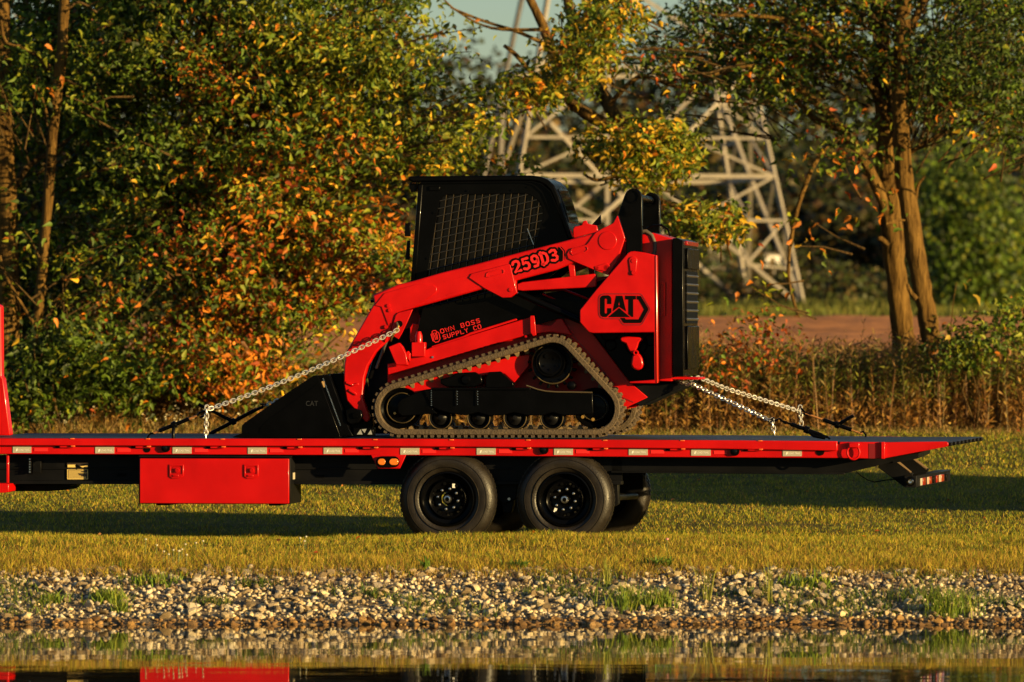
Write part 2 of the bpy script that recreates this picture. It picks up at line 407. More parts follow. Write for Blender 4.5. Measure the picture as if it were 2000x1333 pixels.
def stone_col(i):
    c = np.array(PAL_ST[rng.integers(len(PAL_ST))])*rng.uniform(.75, 1.2)
    if wet[i]: c = c*np.array([.52, .36, .18])
    return c
for i in range(NS):
    k = int(rng.integers(10)); a = rng.uniform(0, 6.28); t = rng.uniform(-.6, .6); u = rng.uniform(-.6, .6)
    rot = (Matrix.Rotation(a, 3, 'Z') @ Matrix.Rotation(t, 3, 'X') @ Matrix.Rotation(u, 3, 'Y')); c = stone_col(i)
    if i in sel:
        key = (k, int(rng.integers(3)), bool(wet[i]))
        if key not in stone_meshes:
            me = HM[k].copy(); me.name = 'stone'; at = me.color_attributes.new('Col', 'FLOAT_COLOR', 'POINT')
            at.data.foreach_set('color', np.tile([c[0], c[1], c[2], 1], len(me.vertices)).astype(np.float32)); me.materials.append(STONE); stone_meshes[key] = me
        ob = bpy.data.objects.new('stone', stone_meshes[key]); COL.objects.link(ob); ob.parent = bank
        ob.matrix_local = Matrix.LocRotScale(Vector((sx[i], sy[i], szz[i]+.01)), rot.to_quaternion(), Vector((ssz[i],)*3))
    else:
        v = HV[k] @ np.array(rot, np.float32).T * ssz[i] + np.array([sx[i], sy[i], szz[i]], np.float32)
        VV.append(v); FF.append(HF[k]+off); CC.append(np.tile(c, (len(v), 1))); off += len(v)
gr = np_mesh('gravel', np.concatenate(VV), np.concatenate(FF), STONE, np.concatenate(CC), parent=bank)
#==/SETTING==
#==TRAILER==
# ------------------------------------------------------------------ the flatbed trailer
TL0 = T(1000, 860, 1.25); TL0.z = 0
tr = root('flatbed_trailer', 'long red and black flatbed trailer standing on the lawn, carrying the track loader', 'trailer', TL0)
WT = 2.5                                    # width across the rails
part('upper_rail', MB().prism([(-70, 856.2), (800, 857.7), (1400, 860.3), (1635, 862.3), (1635, 880.6), (1400, 877), (800, 872.5), (-70, 870.7)], -.045, .03), REDT, tr, .006)
part('lower_rail', MB().prism([(-70, 866), (800, 868), (1400, 872), (1640, 868), (1640, 863.2), (1726, 864), (1726, 896.2), (1640, 895), (1400, 893.8), (800, 889.6), (-70, 887.2)], 0.0, .05), REDT, tr, .004)
part('rail', MB().prism([(-70, 857), (800, 858), (1726, 864), (1726, 896), (800, 889.6), (-70, 887.2)], WT-.05, WT, ym=0), REDT, tr, .004)
part('deck', MB().prism([(-70, 857.4), (800, 858.6), (1400, 861.3), (1726, 864.2), (1726, 884), (1400, 880), (-70, 872)], .052, WT-.052, ym=0), DECK, tr)
part('tail_panel', MB().prism([(1726.5, 864), (1848, 863), (1852, 865.5), (1852, 871), (1848, 873), (1726.5, 896)], -.004, .05), REDT, tr, .004)
n0, n1, f1 = T(1726.3, 864.2, .052), T(1850.5, 864.0, .052), T(1917.5, 854.8, 2.45); zl, zr = T(1726, 888, .052).z, T(1850, 872.3, .052).z
part('tail_deck', MB().add([(n0.x, .052, n0.z), (n1.x, .052, n1.z), (f1.x, 2.448, n1.z), (n0.x, 2.448, n0.z), (n0.x, .052, zl), (n1.x, .052, zr), (f1.x, 2.448, zr), (n0.x, 2.448, zl)],
     [(0, 1, 2, 3), (7, 6, 5, 4), (0, 4, 5, 1), (1, 5, 6, 2), (2, 6, 7, 3), (3, 7, 4, 0)]), DECK, tr, .004)
for k in range(9):                          # ribbed end of the dovetail
    t = (k+.5)/9; part('end_rib', MB().box((n1.x+(f1.x-n1.x)*t+.012, .052+2.396*t, (n1.z+zr)/2), (.022, .2, n1.z-zr-.006)), BLKM, tr, .004)
part('stiffener', MB().rect(1721, 863.6, 1728, 896.5, -.028, -.004), REDT, tr, .003)
part('pocket', MB().rect(1697, 867, 1709, 895.6, -.003, .02), DRED, tr)
m = MB()
c = T(1667, 884, -.03)
m.tube([(c.x+.05*math.cos(a), -.035, c.z+.056*math.sin(a)) for a in [R(120+k*15) for k in range(0, 21)]], .0085, 8)
dr = part('d_ring', m, REDT, tr); part('ring_tab', MB().rect(1658, 865, 1678, 875, -.05, .0), REDT, dr, .006)
slots = [108, 256, 402, 552, 700, 849, 999, 1149, 1300, 1452]
for sxp in slots:
    yb = 871.3+(sxp/1600)*7.5
    part('stake_pocket', MB().rect(sxp, yb-1, sxp+8.5, yb+3.2, -.012, .0), BLKP, tr)
    part('rail_tab', MB().rect(sxp+8.5, yb-.6, sxp+36, yb+3.0, -.03, .0), REDT, tr, .002)
    part('weld_bead', MB().rect(sxp+30, yb-1.2, sxp+38, yb+1.2, -.05, -.0), mat('orange_spot', (.7, .12, .02), .3, coat=.6), tr, .003)  # small bright orange spots at the tab end and rail top
    part('weld_bead', MB().rect(sxp+28, 855.8+(sxp/1600)*5, sxp+37, 858+(sxp/1600)*5, -.051, -.02), mat('orange_spot', (0, 0, 0)), tr, .003)
tapes = [(25, 61, 873, 885), (186, 223, 873.6, 886), (337, 374, 874, 886.3), (484, 521, 874.5, 887), (632, 668, 874.8, 887.2), (782, 819, 875.6, 888.3),
         (931, 968, 875.8, 888.5), (1082, 1119, 876.2, 889), (1228, 1265, 877.2, 889.4), (1350, 1388, 878.2, 890.4), (1529, 1566, 879.6, 891.6)]
for (a, b, y0, y1) in tapes:
    tp = part('reflective_tape', MB().rect(a, y0, b, y1, -.005, .0), TAPE, tr)
    part('lettering', text_mb('LOAD TRAIL', (a+11, y1-4.2), (b-3.5, y1-4.2), 3.6, -.0065, .012), WHITE, tp, kind='stuff')
    em = MB(); em.prism([(a+5.5, y1-3), (a+6.5, y1-8), (a+10.5, y1-9), (a+9, y1-6.5), (a+10, y1-6), (a+8, y1-3.5)], -.0065, -.0055); part('emblem', em, WHITE, tp)
    if b < 1500: part('red_tape', MB().rect(b+6, y0+2.6, b+32, y1-3.2, -.004, .0), TAPER, tr)
for (x, y, r) in [(323, 875.5, 8.6), (1062, 879, 9), (1435, 882, 9)]:
    l = part('marker_lamp', MB().cyl(x, y, r, -.03, .0), BLK, tr); part('lens', MB().lathe((T(x, y, 0).x, 0, T(x, y, 0).z), [(.001, -.042), (.012, -.040), (.022, -.034), (.022, -.02)], 20), GLASS, l)
part('chain_hole', MB().cyl(287, 877.5, 7, -.004, .0), BLKP, tr); part('chain_hole', MB().cyl(1602, 882.5, 8, -.006, .0), BLKP, tr)
# amber side lamp on its bracket
br = part('lamp_bracket', MB().prism([(724, 888.5), (793, 889), (781, 915.6), (738, 915.6)], -.006, .012), REDT, tr, .004)
def oval(cx, cy, a, b, n=10):
    return [(cx+s*(a-b)+b*math.cos(t), cy+b*math.sin(t)) for s, r0 in ((1, -90), (-1, 90)) for t in [R(r0+180*k/n) for k in range(n+1)]]
lm = part('side_lamp', MB().prism(oval(757, 902.5, 23, 11), -.03, -.006), BLK, br, .004)
part('amber_lens', MB().prism(oval(745, 902.5, 7.5, 6.2), -.04, -.028), AMBER, br, .004); part('amber_lens', MB().prism(oval(769, 902.5, 9, 6.4), -.04, -.028), AMBER, br, .004)
# tool box
tb = part('tool_box', MB().prism([(271, 893.5), (567, 894.5), (567, 985), (271, 984.5)], .02, .58), BLKM, tr, .004)
dd = part('door', MB().prism([(273, 895.5), (564, 896.5), (564, 984), (273, 983.5)], -.012, .018), REDT, tb, .004)
part('top_trim', MB().prism([(271, 890), (568, 891), (568, 894), (271, 893)], -.016, .55), BLKM, tb)
for cx in (344.5, 490.5):
    la = part('latch', MB().prism([[(cx-14, 908), (cx+14, 908), (cx+14, 930), (cx+5, 935), (cx-8, 935), (cx-14, 931)], [(cx-11, 911), (cx-11, 926), (cx+10.5, 926), (cx+10.5, 911)]], -.022, -.011), REDT, tb, .0025)
    part('paddle', MB().prism([(cx-8, 913), (cx+9, 913), (cx+9, 925), (cx-8, 925)], -.016, -.0115), REDT, tb, .002)
    part('knob', MB().cyl(cx+1, 919, 4.2, -.034, -.012, 14), REDT, tb); part('hasp', MB().rect(cx-7, 928, cx+4, 931.5, -.03, -.02), REDT, tb, .002)
part('hinge', MB().box(T(573, 930, .2), (.012, .10, .055)), mat('hinge_zinc', (.55, .48, .36), .45, metal=.3), tb)
part('foot', MB().rect(305, 984, 330, 987.5, .1, .5), BLKM, tb); part('foot', MB().rect(525, 984.5, 548, 988, .1, .5), BLKM, tb)
# frame beams: web, flanges
for y in (.27, 2.19):
    be = part('frame_beam', MB().prism([(-70, 889), (1215, 890), (1215, 941), (-70, 939.5)], y, y+.03, ym=.27), BLKM, tr)
    part('bottom_flange', MB().prism([(-70, 938.6), (1215, 940), (1215, 946.8), (-70, 945.6)], y-.06, y+.12, ym=.27), BLKM, be, .003)
    part('web_rib', MB().prism([(-70, 913), (1000, 914), (1000, 917), (-70, 916.5)], y-.018, y, ym=.27), BLKM, be, .002)
    tf = part('tail_beam', MB().prism([(1195, 890), (1700, 894), (1760, 893), (1735, 905), (1650, 925.2), (1195, 921.5)], y, y+.03, ym=.27), BLKM, tr)
    part('tail_flange', MB().prism([(1195, 919.8), (1650, 923.5), (1650, 927), (1195, 923.6)], y-.07, y+.1, ym=.27), BLKM, tf, .003)
for k in range(18):
    x = T(20+k*98, 880, 0).x
    part('cross_member', MB().box((x, WT/2, T(1000, 884, 0).z-.005), (.06, WT-.14, .075)), BLKM, tr)
part('frame_hole', MB().prism(oval(238, 928, 10, 3.4), .266, .2705, ym=.27), BLKP, tr); part('frame_hole', MB().prism(oval(626, 931, 9, 3), .266, .2705, ym=.27), BLKP, tr)
# caution label on the beam
cl = part('caution_label', MB().rect(131, 904.5, 172, 936.8,   .258, .264), mat('label_black', (.03, .02, .012), .5), tr)
part('yellow_panel', MB().prism([(132, 908), (148, 908), (152, 911), (162, 910.5), (171, 908.5), (171, 917.6), (132, 917.6)], .256, .2585), YEL, cl)
part('pictogram', MB().prism([(147, 909), (150, 907.5), (160, 913), (158.5, 916.5), (153, 916), (150, 917.4), (145.5, 915.6), (148.5, 913.6)], .254, .2565), BLKP, cl)
lb = MB(); 
for k, (e1) in enumerate([166, 158, 171, 152, 154, 158, 168, 168]): lb.rect(133.5, 919.3+k*2.05, e1, 920.4+k*2.05, .256, .2585)
lb.rect(131.2, 917, 132.3, 936.4, .256, .2585); lb.rect(170.8, 917, 171.8, 936.4, .256, .2585); lb.rect(131.2, 935.3, 171.8, 936.6, .256, .2585)
part('print_lines', lb, YEL, cl)
part('bracket_plate', MB().prism([(66, 904), (74, 899), (80, 899), (80, 924), (64, 922)], .22, .23), BLKM, tr, .002)
wb = MB()
for k in range(6): wb.rect(56.8, 896+k*5, 59.5, 898.8+k*5, .20, .22)
part('weld_bead', wb, CHROME, tr); part('gusset', MB().rect(55, 893, 61, 925, .22, .24), BLKM, tr)
part('air_tank', MB().lathe((0, 0, 0), [(.001, 0), (.001, .001)], 4) and MB().prism([(-70, 946), (137, 946), (137, 952), (128, 957.5), (95, 960), (-70, 960)], .5, .95), BLKM, tr, .01)
# front riser of the gooseneck at the left edge
part('gooseneck_riser', MB().prism([(-70, 560), (2, 598), (3, 735), (6.5, 740), (20.5, 851), (-70, 851)], 1.0, 1.12), REDT, tr, .012)
part('skirt_plate', MB().rect(12.5, 887.5, 17.2, 944, .05, .07), REDT, tr, .003)
part('skirt_box', MB().prism([(-70, 944.5), (9, 944.5), (17, 945.5), (17, 961), (9, 963), (-70, 963)], .02, .3), REDT, tr, .006)
# wheels
def wheel(px, py, yo, far=False, lbl=None):
    c = T(px, py, 0.02); cz = .39; cx = c.x; sg = -1 if far else 1; P = lambda prof: [(r, y*sg) for r, y in prof]
    wh = bpy.data.objects.new('wheel', None); COL.objects.link(wh); wh.parent = tr
    if lbl: wh['label'] = lbl
    C0 = (cx, yo, cz)
    tyre = part('tyre', MB().lathe(C0, P([(.222, .022), (.232, .008), (.25, .0), (.30, -.012), (.345, -.004), (.367, .016), (.380, .032), (.389, .045), (.391, .10), (.391, .16), (.388, .185), (.365, .215), (.30, .235), (.23, .215), (.222, .2)]), 72, True), RUB, wh, sharp=50)
    m = MB()
    for r in (.262, .325): m.lathe(C0, P([(r-.003, -.004), (r, -.0145 if r < .3 else -.0125), (r+.004, -.004)]), 72, True)
    part('sidewall_ridge', m, RUB, tyre)
    m = MB()
    for rr, y0, y1 in ((.3915, .05, .085), (.3915, .092, .125), (.3915, .132, .165)):
        for k in range(60):
            a = 2*math.pi*(k+(y0*7 % 1))/60
            m.box((cx+rr*math.cos(a), yo+sg*(y0+y1)/2, cz+rr*math.sin(a)), (.012, (y1-y0), .028), Matrix.Rotation(-a, 3, 'Y'))
    part('tread', m, RUB, tyre, kind='stuff')
    part('rim', MB().lathe(C0, P([(.226, .012), (.222, .0), (.212, -.002), (.208, .02), (.200, .05), (.170, .058), (.160, .040), (.150, .034), (.135, .045), (.110, .075), (.062, .082), (.060, .10), (.222, .2)]), 64, True), BLK, wh, sharp=30)
    hb = part('hub', MB().lathe(C0, P([(.001, .004), (.022, .005), (.030, .012), (.033, .02), (.034, .09), (.05, .10)]), 28), BLK, wh)
    part('hub_cap', MB().lathe(C0, P([(.017, -.004), (.027, -.002), (.032, .008), (.034, .022), (.024, .023), (.020, .006)]), 28, True), CHROME, hb)
    nut = MB().lathe((0, 0, 0), P([(.006, -.014), (.010, -.012), (.012, -.002), (.0135, .0), (.0135, .03)]), 6); nm = mesh_of('wheel_nut', nut, CHROME)
    ORG = ORI[tr.name]
    for k in range(8):
        a = R(22.5+45*k+12); ob = bpy.data.objects.new('wheel_nut', nm); COL.objects.link(ob); ob.parent = wh
        ob.location = Vector((cx+.084*math.cos(a), yo+sg*.050, cz+.084*math.sin(a)))-ORG
    m = MB()
    for k in range(8):
        a = R(45*k+12); m.lathe((cx+.128*math.cos(a), yo, cz+.128*math.sin(a)), P([(.001, .0405), (.013, .041), (.013, .06)]), 12)
    part('rim_holes', m, BLKP, wh, kind='stuff')
    if not far:
        a = R(66 if px < 1000 else 228); q = Vector((cx+.118*math.cos(a), yo+.045, cz+.118*math.sin(a)))
        part('rim_sticker', MB().box(q, (.022, .006, .034), Matrix.Rotation(R(0 if px < 1000 else 20), 3, 'Y')), WHITE, wh)
    return wh
wheel(873, 977, .03); wheel(1102, 976, .03)
wheel(891, 977, WT-.03, True); wheel(1120, 976, WT-.03, True)
for px in (873, 1102):
    c = T(px, 977, 0); part('axle', MB().tube([(c.x, .26, .39), (c.x, WT-.26, .39)], .055, 12), BLKM, tr)
part('spring_hanger', MB().prism([(976, 893), (1006, 893), (1003, 985), (998, 1002), (984, 1002), (979, 985)], .33, .45), BLKM, tr, .006)
part('equaliser', MB().prism([(968, 940), (1012, 940), (1008, 975), (985, 985), (972, 975)], .30, .33), BLKM, tr, .006)
part('hanger_bolt', MB().cyl(994, 975, 3, .29, .31, 8), CHROME, tr)
part('rear_hanger', MB().prism([(1176, 893), (1190, 905), (1207, 911), (1208, 985), (1200, 990), (1180, 985)], .30, .42), BLKM, tr, .005)
part('rear_axle_tube', MB().tube([T(1203, 971, .4), T(1240, 969, 1.7)], .03, 12), BLKM, tr)
part('mud_plate', MB().prism([(1208, 922), (1256, 922), (1256, 958), (1240, 966), (1210, 966)], 1.75, 1.77), BLKM, tr)
# rear bumper and its links
PINKW = mat('reflector_white', (.42, .28, .2), .4)
bx = T(1790, 940, .3).x; zt, zb = T(1790, 929.5, .3).z, T(1790, 952.5, .3).z
fx = T(1856, 932, 2.35).x; slope = (fx-bx)/2.05
def bq(x0, x1, y0, y1, z0, z1): return MB().add([(bx+(y-.3)*slope+x, y, z) for z in (z0, z1) for (x, y) in ((x0, y0), (x1, y0), (x1, y1), (x0, y1))], [(0, 1, 2, 3), (4, 5, 6, 7), (0, 1, 5, 4), (1, 2, 6, 5), (2, 3, 7, 6), (3, 0, 4, 7)])
bmp = part('bumper', bq(-.10, 0, .3, 2.35, zb, zt), BLKM, tr, .004)
e0 = T(1778, 940.5, .28)
part('tube_end', MB().lathe((e0.x, .27, e0.z), [(.038, .0), (.040, -.012), (.030, -.014), (.028, .0)], 28, True), BLK, bmp)
part('tube_plug', MB().lathe((e0.x, .27, e0.z), [(.001, -.004), (.016, -.006), (.024, .004), (.026, .01)], 20), CHROME, bmp)
for k, (y, wd, mt) in enumerate([(.55, .10, 'w'), (.72, .14, REDL), (.95, .1, PINKW), (1.10, .12, REDL), (1.28, .06, 'b'), (1.5, .12, REDL), (1.68, .12, PINKW), (1.84, .14, REDL), (2.1, .1, 'b')]):
    mm = TAPE if mt == 'w' else (BLK if mt == 'b' else mt)
    part('reflector', bq(.0005, .008, y-wd/2, y+wd/2, (zt+zb)/2-.008-(zt-zb)*.31, (zt+zb)/2-.008+(zt-zb)*.31), mm, bmp, .002)
for (a, b, y) in (((1724, 900), (1775, 938), .55), ((1752, 892), (1806, 930), .95)):
    A, B = T(a[0], a[1], y), T(b[0], b[1], y)
    part('link_arm', MB().bar(A, B, .10, .13), BLKM, tr, .004); part('link_edge', MB().bar(A+Vector((.045, -.04, .06)), B+Vector((.02, -.04, .06)), .02, .02), CHROME if False else mat('tan_edge', (.20, .13, .07), .5), tr)  # thin tan strip along the upper edge of each arm
part('tail_bracket', MB().prism([(1738, 893), (1794, 886), (1793, 896), (1745, 905)], .3, 2.2), BLKM, tr)
part('cable', MB().tube([T(1672, 921, .4), T(1682, 930, .4), T(1695, 938, .4), T(1708, 942, .4), T(1730, 938, .45), T(1757, 936, .5)], .0055, 6), BLKP, tr)
part('valve', MB().cyl(1484, 908, 3.6, .40, .47, 12), CHROME, tr)
#==/TRAILER==
#==LOADER==
# ------------------------------------------------------------------ the compact track loader
def C(ox, oy, sc, pts): return [(ox+x/sc, oy+y/sc) for x, y in pts]

GLY = {'2': [[(0, .78), (.12, .95), (.35, 1), (.6, 1), (.85, .9), (.92, .72), (.85, .55), (.1, .05), (.95, .05)]], '5': [[(.9, .97), (.15, .97), (.1, .55), (.5, .62), (.82, .52), (.92, .3), (.8, .08), (.45, 0), (.05, .1)]],
       '9': [[(.9, .65), (.75, .45), (.45, .4), (.15, .48), (.05, .7), (.15, .92), (.48, 1), (.8, .92), (.92, .7), (.85, .3), (.65, .03), (.2, .02)]], 'D': [[(-.06, 0), (.5, 0), (.84, .16), (.95, .5), (.84, .84), (.5, 1), (-.06, 1)], [(.12, -.1), (.12, 1.1)], [(-.04, .02), (-.04, .06)], [(-.04, .94), (-.04, .98)]],
       '3': [[(.05, .9), (.4, 1), (.8, .93), (.9, .74), (.75, .55), (.4, .52), (.75, .48), (.93, .28), (.82, .07), (.45, 0), (.03, .1)]],
       'O': [[(.2, 0), (.8, 0), (1, .15), (1, .85), (.8, 1), (.2, 1), (0, .85), (0, .15), (.2, 0)]], 'W': [[(-.1, 1), (.2, 0), (.5, .8), (.8, 0), (1.1, 1)]], 'N': [[(0, 0), (0, 1), (1, 0), (1, 1)]],
       'B': [[(0, 0), (0, 1), (.75, 1), (.95, .85), (.85, .55), (0, .52), (.85, .5), (1, .2), (.8, 0), (0, 0)]], 'S': [[(1, .95), (.2, 1), (0, .8), (.15, .55), (.85, .45), (1, .2), (.8, 0), (0, .05)]], 'U': [[(0, 1), (0, .15), (.2, 0), (.8, 0), (1, .15), (1, 1)]],
       'P': [[(0, 0), (0, 1), (.8, 1), (1, .8), (.9, .5), (0, .45)]], 'L': [[(0, 1), (0, 0), (1, 0)]], 'Y': [[(0, 1), (.5, .5), (1, 1)], [(.5, .5), (.5, 0)]], 'C': [[(1, .85), (.8, 1), (.2, 1), (0, .85), (0, .15), (.2, 0), (.8, 0), (1, .15)]]}
def strokes(txt, a, b, hpx, wpx, y0, y1, gap=.42):
    """lettering drawn as bold strokes along the measured baseline a-b"""
    u = Vector((b[0]-a[0], b[1]-a[1])); ln = u.length; ud = u/ln; vd = Vector((ud.y, -ud.x)); n = len(txt); cw = ln/(n+(n-1)*gap); mb = MB()
    for i, ch in enumerate(txt):
        for pl in GLY.get(ch, []):
            P = [Vector(a)+ud*((i*(1+gap)+x)*cw)+vd*(z*hpx) for x, z in pl]; mb.stroke([(p.x, p.y) for p in P], wpx, y0, y1)
            for p in P: mb.cyl(p.x, p.y, wpx/2, y0+.0002, y1, 8)
    return mb
LO = T(980, 860, 1.25); LO.z = T(980, 857, 1.2).z
ld = root('track_loader', 'red and black compact track loader with a wire-guarded cab, chained on the trailer', 'loader', LO)
YT0, YT1 = .42, .74; YFAR = 1.36                                 # near track edges, offset of the far side
# --- tracks: a belt round idlers and sprocket, with lugs outside and drive lugs inside
def m2(px, py, y): p = T(px, py, y); return (p.x, p.z)
def hull2(P):
    P = sorted(set(P)); cr = lambda o, a, b: (a[0]-o[0])*(b[1]-o[1])-(a[1]-o[1])*(b[0]-o[0])
    lo = []; hi = []
    for p in P:
        while len(lo) > 1 and cr(lo[-2], lo[-1], p) <= 0: lo.pop()
        lo.append(p)
    for p in reversed(P):
        while len(hi) > 1 and cr(hi[-2], hi[-1], p) <= 0: hi.pop()
        hi.append(p)
    return lo[:-1]+hi[:-1]
circ = []
for (cx, cy, r) in ((781.5, 798.5, 52), (1078, 709, 51), (1160, 799, 51.5)):
    q = m2(cx, cy, YT0)
    circ += [(q[0]+r/PXM*math.cos(2*math.pi*k/72), q[1]+r/PXM*math.sin(2*math.pi*k/72)) for k in range(72)]
HL = hull2(circ)
def resample(P, n):
    P = [Vector(p) for p in P]; P.append(P[0]); L = [0]
    for a, b in zip(P, P[1:]): L.append(L[-1]+(b-a).length)
    out = []; j = 0
    for k in range(n):
        s = L[-1]*k/n
        while L[j+1] < s: j += 1
        t = (s-L[j])/(L[j+1]-L[j]); out.append(P[j].lerp(P[j+1], t))
    return out, L[-1]
def loopframe(n):
    P, tot = resample(HL, n); fr = []
    for i in range(n):
        d = (P[(i+1) % n]-P[i-1]).normalized(); fr.append((P[i], d, Vector((d.y, -d.x))))   # outward normal (loop is counter-clockwise)
    return fr
NB = 132
def belt(y0, y1):
    fr = loopframe(NB); mb = MB(); vs = []
    prof = [(0, y0+.006), (-.006, y0), (-.040, y0), (-.046, y0+.006), (-.046, y1-.006), (-.040, y1), (-.006, y1), (0, y1-.006)]
    for (p, d, nn) in fr:
        for (o, y) in prof: vs.append((p.x+nn.x*o, y, p.y+nn.y*o))
    k = len(prof); fs = []
    for i in range(NB):
        j = (i+1) % NB
        for a in range(k): b = (a+1) % k; fs.append((i*k+a, j*k+a, j*k+b, i*k+b))
    return mb.add(vs, fs)
lugm = MB(); hw = (YT1-YT0)/2
for s, o in ((-1, -.007), (1, .007)):
    for a, b in ((.0, .055), (.065, .15)):
        lugm.add([(x, s*y, z) for z, e in ((-.008, 1.0), (.022, .74)) for (x, y) in ((o-.0165*e, a+.004), (o+.0165*e, a+.004), (o+.0165*e, b), (o-.0165*e, b))],
                 [(0, 1, 2, 3), (4, 5, 6, 7), (0, 1, 5, 4), (1, 2, 6, 5), (2, 3, 7, 6), (3, 0, 4, 7)])
LUG = mesh_of('tread_lug', lugm, TRK)
drv = MB().add([(-.022, -.03, .0), (.022, -.03, .0), (.022, .03, .0), (-.022, .03, .0), (-.009, -.02, -.036), (.009, -.02, -.036), (.009, .02, -.036), (-.009, .02, -.036)],
               [(0, 1, 2, 3), (4, 5, 6, 7), (0, 1, 5, 4), (1, 2, 6, 5), (2, 3, 7, 6), (3, 0, 4, 7)])
DRV = mesh_of('drive_lug', drv, mat('dusty_drive_lug', (.17, .115, .05), .7, var=.3, vscale=30))
def basis(d, nn): return Matrix(((d.x, 0, nn.x), (0, 1, 0), (d.y, 0, nn.y)))
for y0 in (YT0, YT0+YFAR):
    tk = part('rubber_track', belt(y0, y0+YT1-YT0), TRK, ld, label='dusty brown rubber track')
    for mesh, n, off, ny in ((LUG, 86, 0, None), (DRV, 58, -.045, None)):
        for (p, d, nn) in loopframe(n):
            ob = bpy.data.objects.new(mesh.name, mesh); COL.objects.link(ob); ob.parent = tk
            ob.matrix_local = Matrix.Translation(Vector((p.x+nn.x*off, y0+hw, p.y+nn.y*off))-LO) @ basis(d, nn).to_4x4()
# --- undercarriage: idlers, rollers, sprocket, frame (near side, then the far side)
def undercarriage(dy):
    Y = YT0+.03+dy
    def disc(name, px, py, prof, m, par=ld, n=40):
        q = T(px, py, YT0); return part(name, MB().lathe((q.x, Y, q.z), prof, n), m, par)
    def ringp(name, px, py, prof, m, par, n=40):
        q = T(px, py, YT0); return part(name, MB().lathe((q.x, Y, q.z), prof, n, True), m, par)
    idl = ringp('front_idler', 782, 797.5, [(.150, .05), (.168, .035), (.168, .2), (.150, .21), (.11, .09)], BLK, ld)
    disc('idler_plate', 782, 797.5, [(.001, .055), (.05, .05), (.10, .075), (.13, .07), (.13, .1)], BLK, idl)
    ringp('idler_rim', 782, 797.5, [(.118, .045), (.122, .035), (.128, .045), (.122, .06)], mat('worn_steel', (.22, .16, .08), .35, metal=.7), idl)
    disc('idler_cap', 786, 797, [(.001, .015), (.028, .018), (.033, .03), (.033, .06)], BLK, idl, 24)
    disc('idler_bolt', 768.5, 808, [(.001, .04), (.011, .041), (.011, .06)], mat('brass_bolt', (.45, .26, .06), .4, metal=.6), idl, 10)
    idr = ringp('rear_idler', 1158, 797.5, [(.140, .05), (.158, .035), (.166, .05), (.166, .2), (.14, .21), (.11, .09)], BLK, ld)
    disc('idler_plate', 1158, 797.5, [(.001, .07), (.06, .065), (.12, .08), (.12, .1)], BLK, idr)
    ringp('idler_rim', 1158, 797.5, [(.098, .055), (.102, .045), (.108, .055), (.102, .07)], mat('worn_steel', (0, 0, 0)), idr)
    disc('idler_cap', 1148, 798.5, [(.001, .0), (.026, .002), (.032, .015), (.032, .05)], BLK, idr, 24)
    for (bx_, by_) in ((1136, 815), (1156, 820)): disc('idler_bolt', bx_, by_, [(.001, .045), (.014, .046), (.014, .06)], mat('brass_bolt', (0, 0, 0)), idr, 10)
    for px in (858, 933, 1004, 1076):
        ro = ringp('roller', px, 816.5, [(.075, .04), (.098, .03), (.103, .05), (.103, .22), (.09, .23), (.06, .08)], BLK, ld, 32)
        ringp('roller_rim', px, 816.5, [(.088, .035), (.093, .022), (.0985, .032), (.093, .05)], mat('worn_steel', (0, 0, 0)), ro, 32)
        disc('roller_hub', px, 816.5, [(.001, .015), (.018, .018), (.026, .03), (.06, .05), (.06, .1)], BLKM, ro, 24)
    fr = part('track_frame', MB().prism([(826, 762), (842, 759.5), (1035, 759.5), (1060, 764), (1157, 767), (1158, 808), (1130, 811), (1100, 812), (1080, 806), (1058, 812), (1030, 812), (1004, 806), (980, 812), (955, 812), (933, 806), (908, 812), (880, 808), (858, 802), (842, 794)], Y-.02, Y+.20, ym=YT0), BLK, ld, .006)
    part('idler_arm', MB().prism([(784, 779), (826, 762), (845, 760), (845, 800), (853, 808), (784, 813), (776, 806), (776, 788)], Y-.005, Y+.1, ym=YT0), BLK, fr, .006)
    for a, b in ((888, 892), (928, 932)): part('frame_rib', MB().rect(a, 758, b, 793, Y-.03, Y-.02, ym=YT0), BLK, fr, .002)
    part('frame_ledge', MB().prism([(842, 757.5), (1036, 757.5), (1036, 762), (842, 762)], Y-.045, Y, ym=YT0), BLK, fr, .004)
    wl = MB()
    for k in range(9): wl.cyl(842.5, 763+k*3.6, 1.0, Y-.03, Y-.015, 6)
    for k in range(7): wl.cyl(893, 760+k*5, 1.0, Y-.036, Y-.025, 6); wl.cyl(933, 760+k*5, 1.0, Y-.036, Y-.025, 6)
    part('weld_bead', wl, CHROME, fr, kind='stuff')
    part('pivot_mount', MB().prism([(858, 741), (876, 737), (890, 729), (925, 727), (938, 734), (940, 748), (925, 756), (870, 756), (858, 750)], Y+.04, Y+.2, ym=YT0), BLK, ld, .008)
    disc('pivot_pin', 907, 742.5, [(.001, .02), (.03, .022), (.042, .035), (.042, .08)], BLK, ld, 24)
    part('mount_plate', MB().prism([(946, 738), (952, 727), (975, 726), (1000, 748), (1000, 758), (946, 758)], Y+.05, Y+.18, ym=YT0), BLK, ld, .006)
    part('guard_lip', MB().tube([T(x, y, YT0) + Vector((0, dy, 0)) for x, y in ((1028, 753.5), (1036, 756), (1050, 761), (1066, 764.3), (1085, 765.8), (1098, 766), (1118, 766.2), (1157, 767))], .006, 6), mat('worn_steel', (0, 0, 0)), fr)
    # sprocket with teeth and final drive
    q = T(1076, 711, YT0)
    sp = part('sprocket', MB().lathe((q.x, Y, q.z), [(.001, .07), (.14, .065), (.16, .06), (.165, .07), (.165, .12), (.001, .13)], 40), BLK, ld)
    m = MB()
